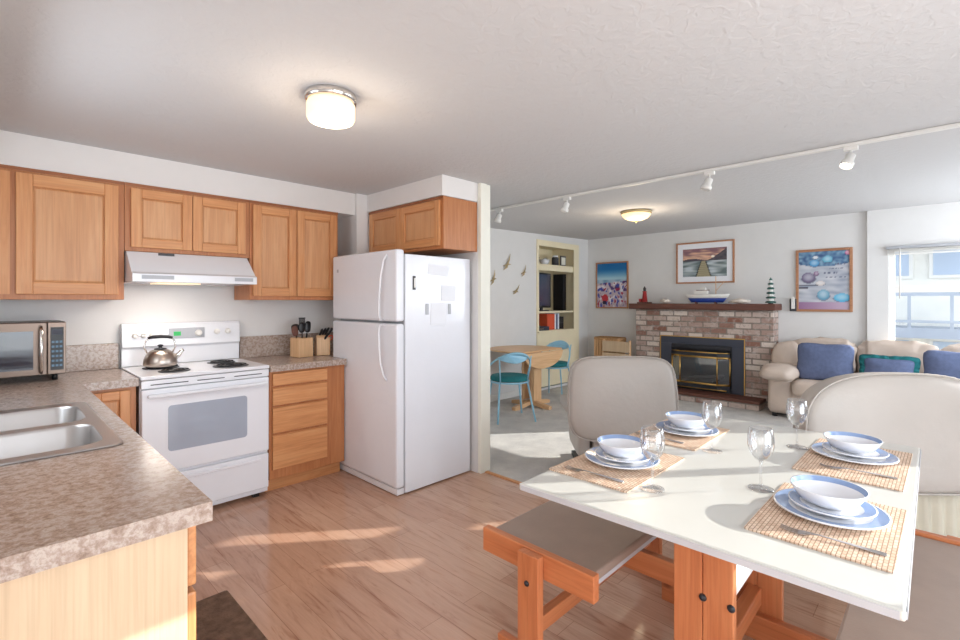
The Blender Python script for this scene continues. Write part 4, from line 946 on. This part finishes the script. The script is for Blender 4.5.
def bench(label, x0, x1, y0, y1, legside):
    t = thing('bench', label, 'bench', (x0, (y0 + y1) / 2, 0), 0, 'padded benches at the dining table')
    hw = (y1 - y0) / 2; Lx = x1 - x0
    MB().box(.035, Lx - .035, -hw, hw, .425, .462).build('seat', M['vinyl'], t, bev=.008)
    MB().box(.035, Lx - .035, -hw + .01, hw - .01, .402, .4245).build('seat_board', M['tableedge'], t)
    for e, xx in ((-1, 0), (1, Lx - .034)):
        MB().box(xx, xx + .034, -hw - .02, hw + .02, .378, .474).build('end_board', M['pineY'], t, bev=.004)
        xo = xx - .0345 if e < 0 else xx + .0345
        lg_ = MB().box(xo, xo + .034, -.05, .045, .0, .468).build('leg', M['pineZ'], t, bev=.004)
        if e < 0: MB().lathe([(.011, 0), (.010, .004), (.005, .008)], 14, mat=Matrix.Translation((xo - .0005, .0, .36)) @ Matrix.Rotation(-PI / 2, 4, 'Y')).build('bolt', M['blackmetal'], t)
        MB().box(xx, xx + .034, -hw + .06, hw - .06, 0, .07).build('foot_board', M['pineY'], t, bev=.004)
    MB().box(.035, Lx - .035, -.02, .02, .15, .21).build('stretcher', M['pineX'], t, bev=.004)
    t.scale = (1, 1, .965)
    return t
b1 = bench('taupe padded pine bench on the kitchen side of the dining table', 1.395, 2.36, .86, 1.33, 1)
MB().box(.395, .43, -.41, .21, .31, .40).build('support_rail', M['pineY'], b1, bev=.004)
bench('taupe padded pine bench on the right of the dining table', 1.365, 2.60, -.295, .225, 1)

# ------------------------------------------------------------------ place settings
TZ = .7525
GMt = 'woven placemats'
mats = [((1.665, .895), (.47, .31), 'woven placemat at the near left corner of the table'), ((2.25, .90), (.44, .30), 'woven placemat at the far left corner of the table'),
        ((1.655, .245), (.45, .31), 'woven placemat at the near right corner of the table'), ((2.33, .262), (.53, .31), 'woven placemat at the far right corner of the table')]
for (x, y), (a, b), lb_ in mats:
    o2 = []
    for p in rrect(-a / 2, a / 2, -b / 2, b / 2, .006, 2): o2.append(p)
    tag(MB().prism(o2, 'Z', 0, .005).build('placemat', M['weave'], loc=(x, y, TZ), rot=(0, 0, 0)), lb_, 'placemat', GMt)
PZ = TZ + .0055
def plate(r, h, label, grp, name='dinner_plate', cat='plate'):
    t = thing(name, label, cat, (0, 0, 0), 0, grp)
    MB().lathe([(r * .55, 0), (r * .60, .002), (r * .68, h * .45), (r, h), (r * 1.0, h + .003), (r * .97, h + .0035)], 56, cap=(True, False)).build('body', M['porcelain'], t)
    MB().lathe([(r * .97, h + .0035), (r * .72, h * .6 + .003)], 56, cap=(False, False)).build('blue_rim', M['glazeblue'], t)
    MB().lathe([(r * .72, h * .6 + .003), (r * .62, .006), (r * .3, .005), (.001, .005)], 56, cap=(False, False)).build('well', M['porcelain'], t)
    return t
def bowl(r, h, label, grp):
    t = thing('soup_bowl', label, 'bowl', (0, 0, 0), 0, grp)
    MB().lathe([(r * .56, 0), (r * .58, .005), (r * .78, h * .24), (r * .89, h * .6), (r, h), (r, h + .002), (r * .97, h + .002)], 56, cap=(True, False)).build('body', M['porcelain'], t)
    MB().lathe([(r * .97, h + .002), (r * .90, h * .74)], 56, cap=(False, False)).build('blue_rim', M['glazeblue'], t)
    MB().lathe([(r * .90, h * .74), (r * .80, h * .34), (r * .3, h * .16), (.001, .010)], 56, cap=(False, False)).build('well', M['porcelain'], t)
    return t
sets = [((1.695, .90), 'near left'), ((2.29, .885), 'far left'), ((1.70, .25), 'near right'), ((2.375, .272), 'far right')]
P0 = plate(.138, .014, '', 'blue rimmed dinner plates'); Q0 = plate(.105, .014, '', 'blue rimmed side plates', 'side_plate'); B0 = bowl(.094, .045, '', 'blue rimmed bowls')
for k, ((x, y), s_) in enumerate(sets):
    p = P0 if k == 0 else copy_tree(P0); q = Q0 if k == 0 else copy_tree(Q0); b_ = B0 if k == 0 else copy_tree(B0)
    p.location = (x, y, PZ); p['label'] = 'large blue rimmed dinner plate on the %s placemat' % s_
    q.location = (x + .004, y - .004, PZ + .0125); q['label'] = 'smaller blue rimmed plate stacked on the %s dinner plate' % s_
    b_.location = (x + .01, y + .004, PZ + .025); b_['label'] = 'blue rimmed white bowl topping the %s plate stack' % s_
# wine glasses
def wineglass():
    t = thing('wine_glass', '', 'wine glass', (0, 0, 0), 0, 'wine glasses on the dining table')
    MB().lathe([(.037, 0), (.037, .002), (.02, .004), (.006, .008)], 40).build('foot', M['glass'], t)
    MB().lathe([(.0055, .0082), (.0038, .02), (.0036, .07), (.006, .082)], 20).build('stem', M['glass'], t)
    MB().lathe([(.0045, .0825), (.018, .09), (.032, .108), (.0385, .13), (.038, .155), (.033, .182), (.0318, .183), (.0365, .155), (.037, .13), (.0305, .11), (.017, .0925), (.002, .086)], 40, cap=(True, True)).build('glass_bowl', M['glass'], t)
    return t
g0 = wineglass()
for k, ((x, y), lb_) in enumerate((((1.525, .70), 'wine glass beside the near left plate stack'), ((1.775, .445), 'wine glass beside the near right plate stack'), ((2.08, .70), 'wine glass beside the far left plate stack'), ((2.385, .462), 'wine glass beside the far right plate stack'))):
    g_ = g0 if k == 0 else copy_tree(g0); g_.location = (x, y, TZ); g_['label'] = lb_; g_.scale = (1.03, 1.03, 1.1)
# forks
def fork():
    t = thing('fork', '', 'fork', (0, 0, 0), 0, 'forks on the placemats')
    MB().loops([[(x, -w_, z), (x, w_, z), (x, w_, z + .0022), (x, -w_, z + .0022)] for x, w_, z in ((-.10, .008, .0), (-.09, .0095, .0), (-.04, .005, .003), (.02, .003, .006), (.035, .006, .0045))], smooth=False).build('handle', M['steel'], t, bev=.0008)
    hd_ = MB().loops([[(x, -w_, z), (x, w_, z), (x, w_, z + .002), (x, -w_, z + .002)] for x, w_, z in ((.0355, .007, .0045), (.045, .0115, .002), (.06, .012, .001))], smooth=False)
    for j in range(4):
        yy = -.0105 + j * .007
        hd_.loops([[(x, yy - .0014, z), (x, yy + .0014, z), (x, yy + .0014, z + .0018), (x, yy - .0014, z + .0018)] for x, z in ((.06, .001), (.08, .002), (.095, .006))], smooth=False)
    hd_.build('tines', M['steel'], t); return t
f0 = fork()
for k, ((x, y), a, lb_) in enumerate((((1.488, .90), 95, 'fork on the near left placemat'), ((2.085, .93), 90, 'fork on the far left placemat'), ((1.50, .22), 95, 'fork on the near right placemat'), ((2.17, .24), 98, 'fork on the far right placemat'))):
    f_ = f0 if k == 0 else copy_tree(f0); f_.location = (x, y, PZ); f_.rotation_euler.z = math.radians(a); f_['label'] = lb_; f_.scale = (1.12, 1.12, 1)
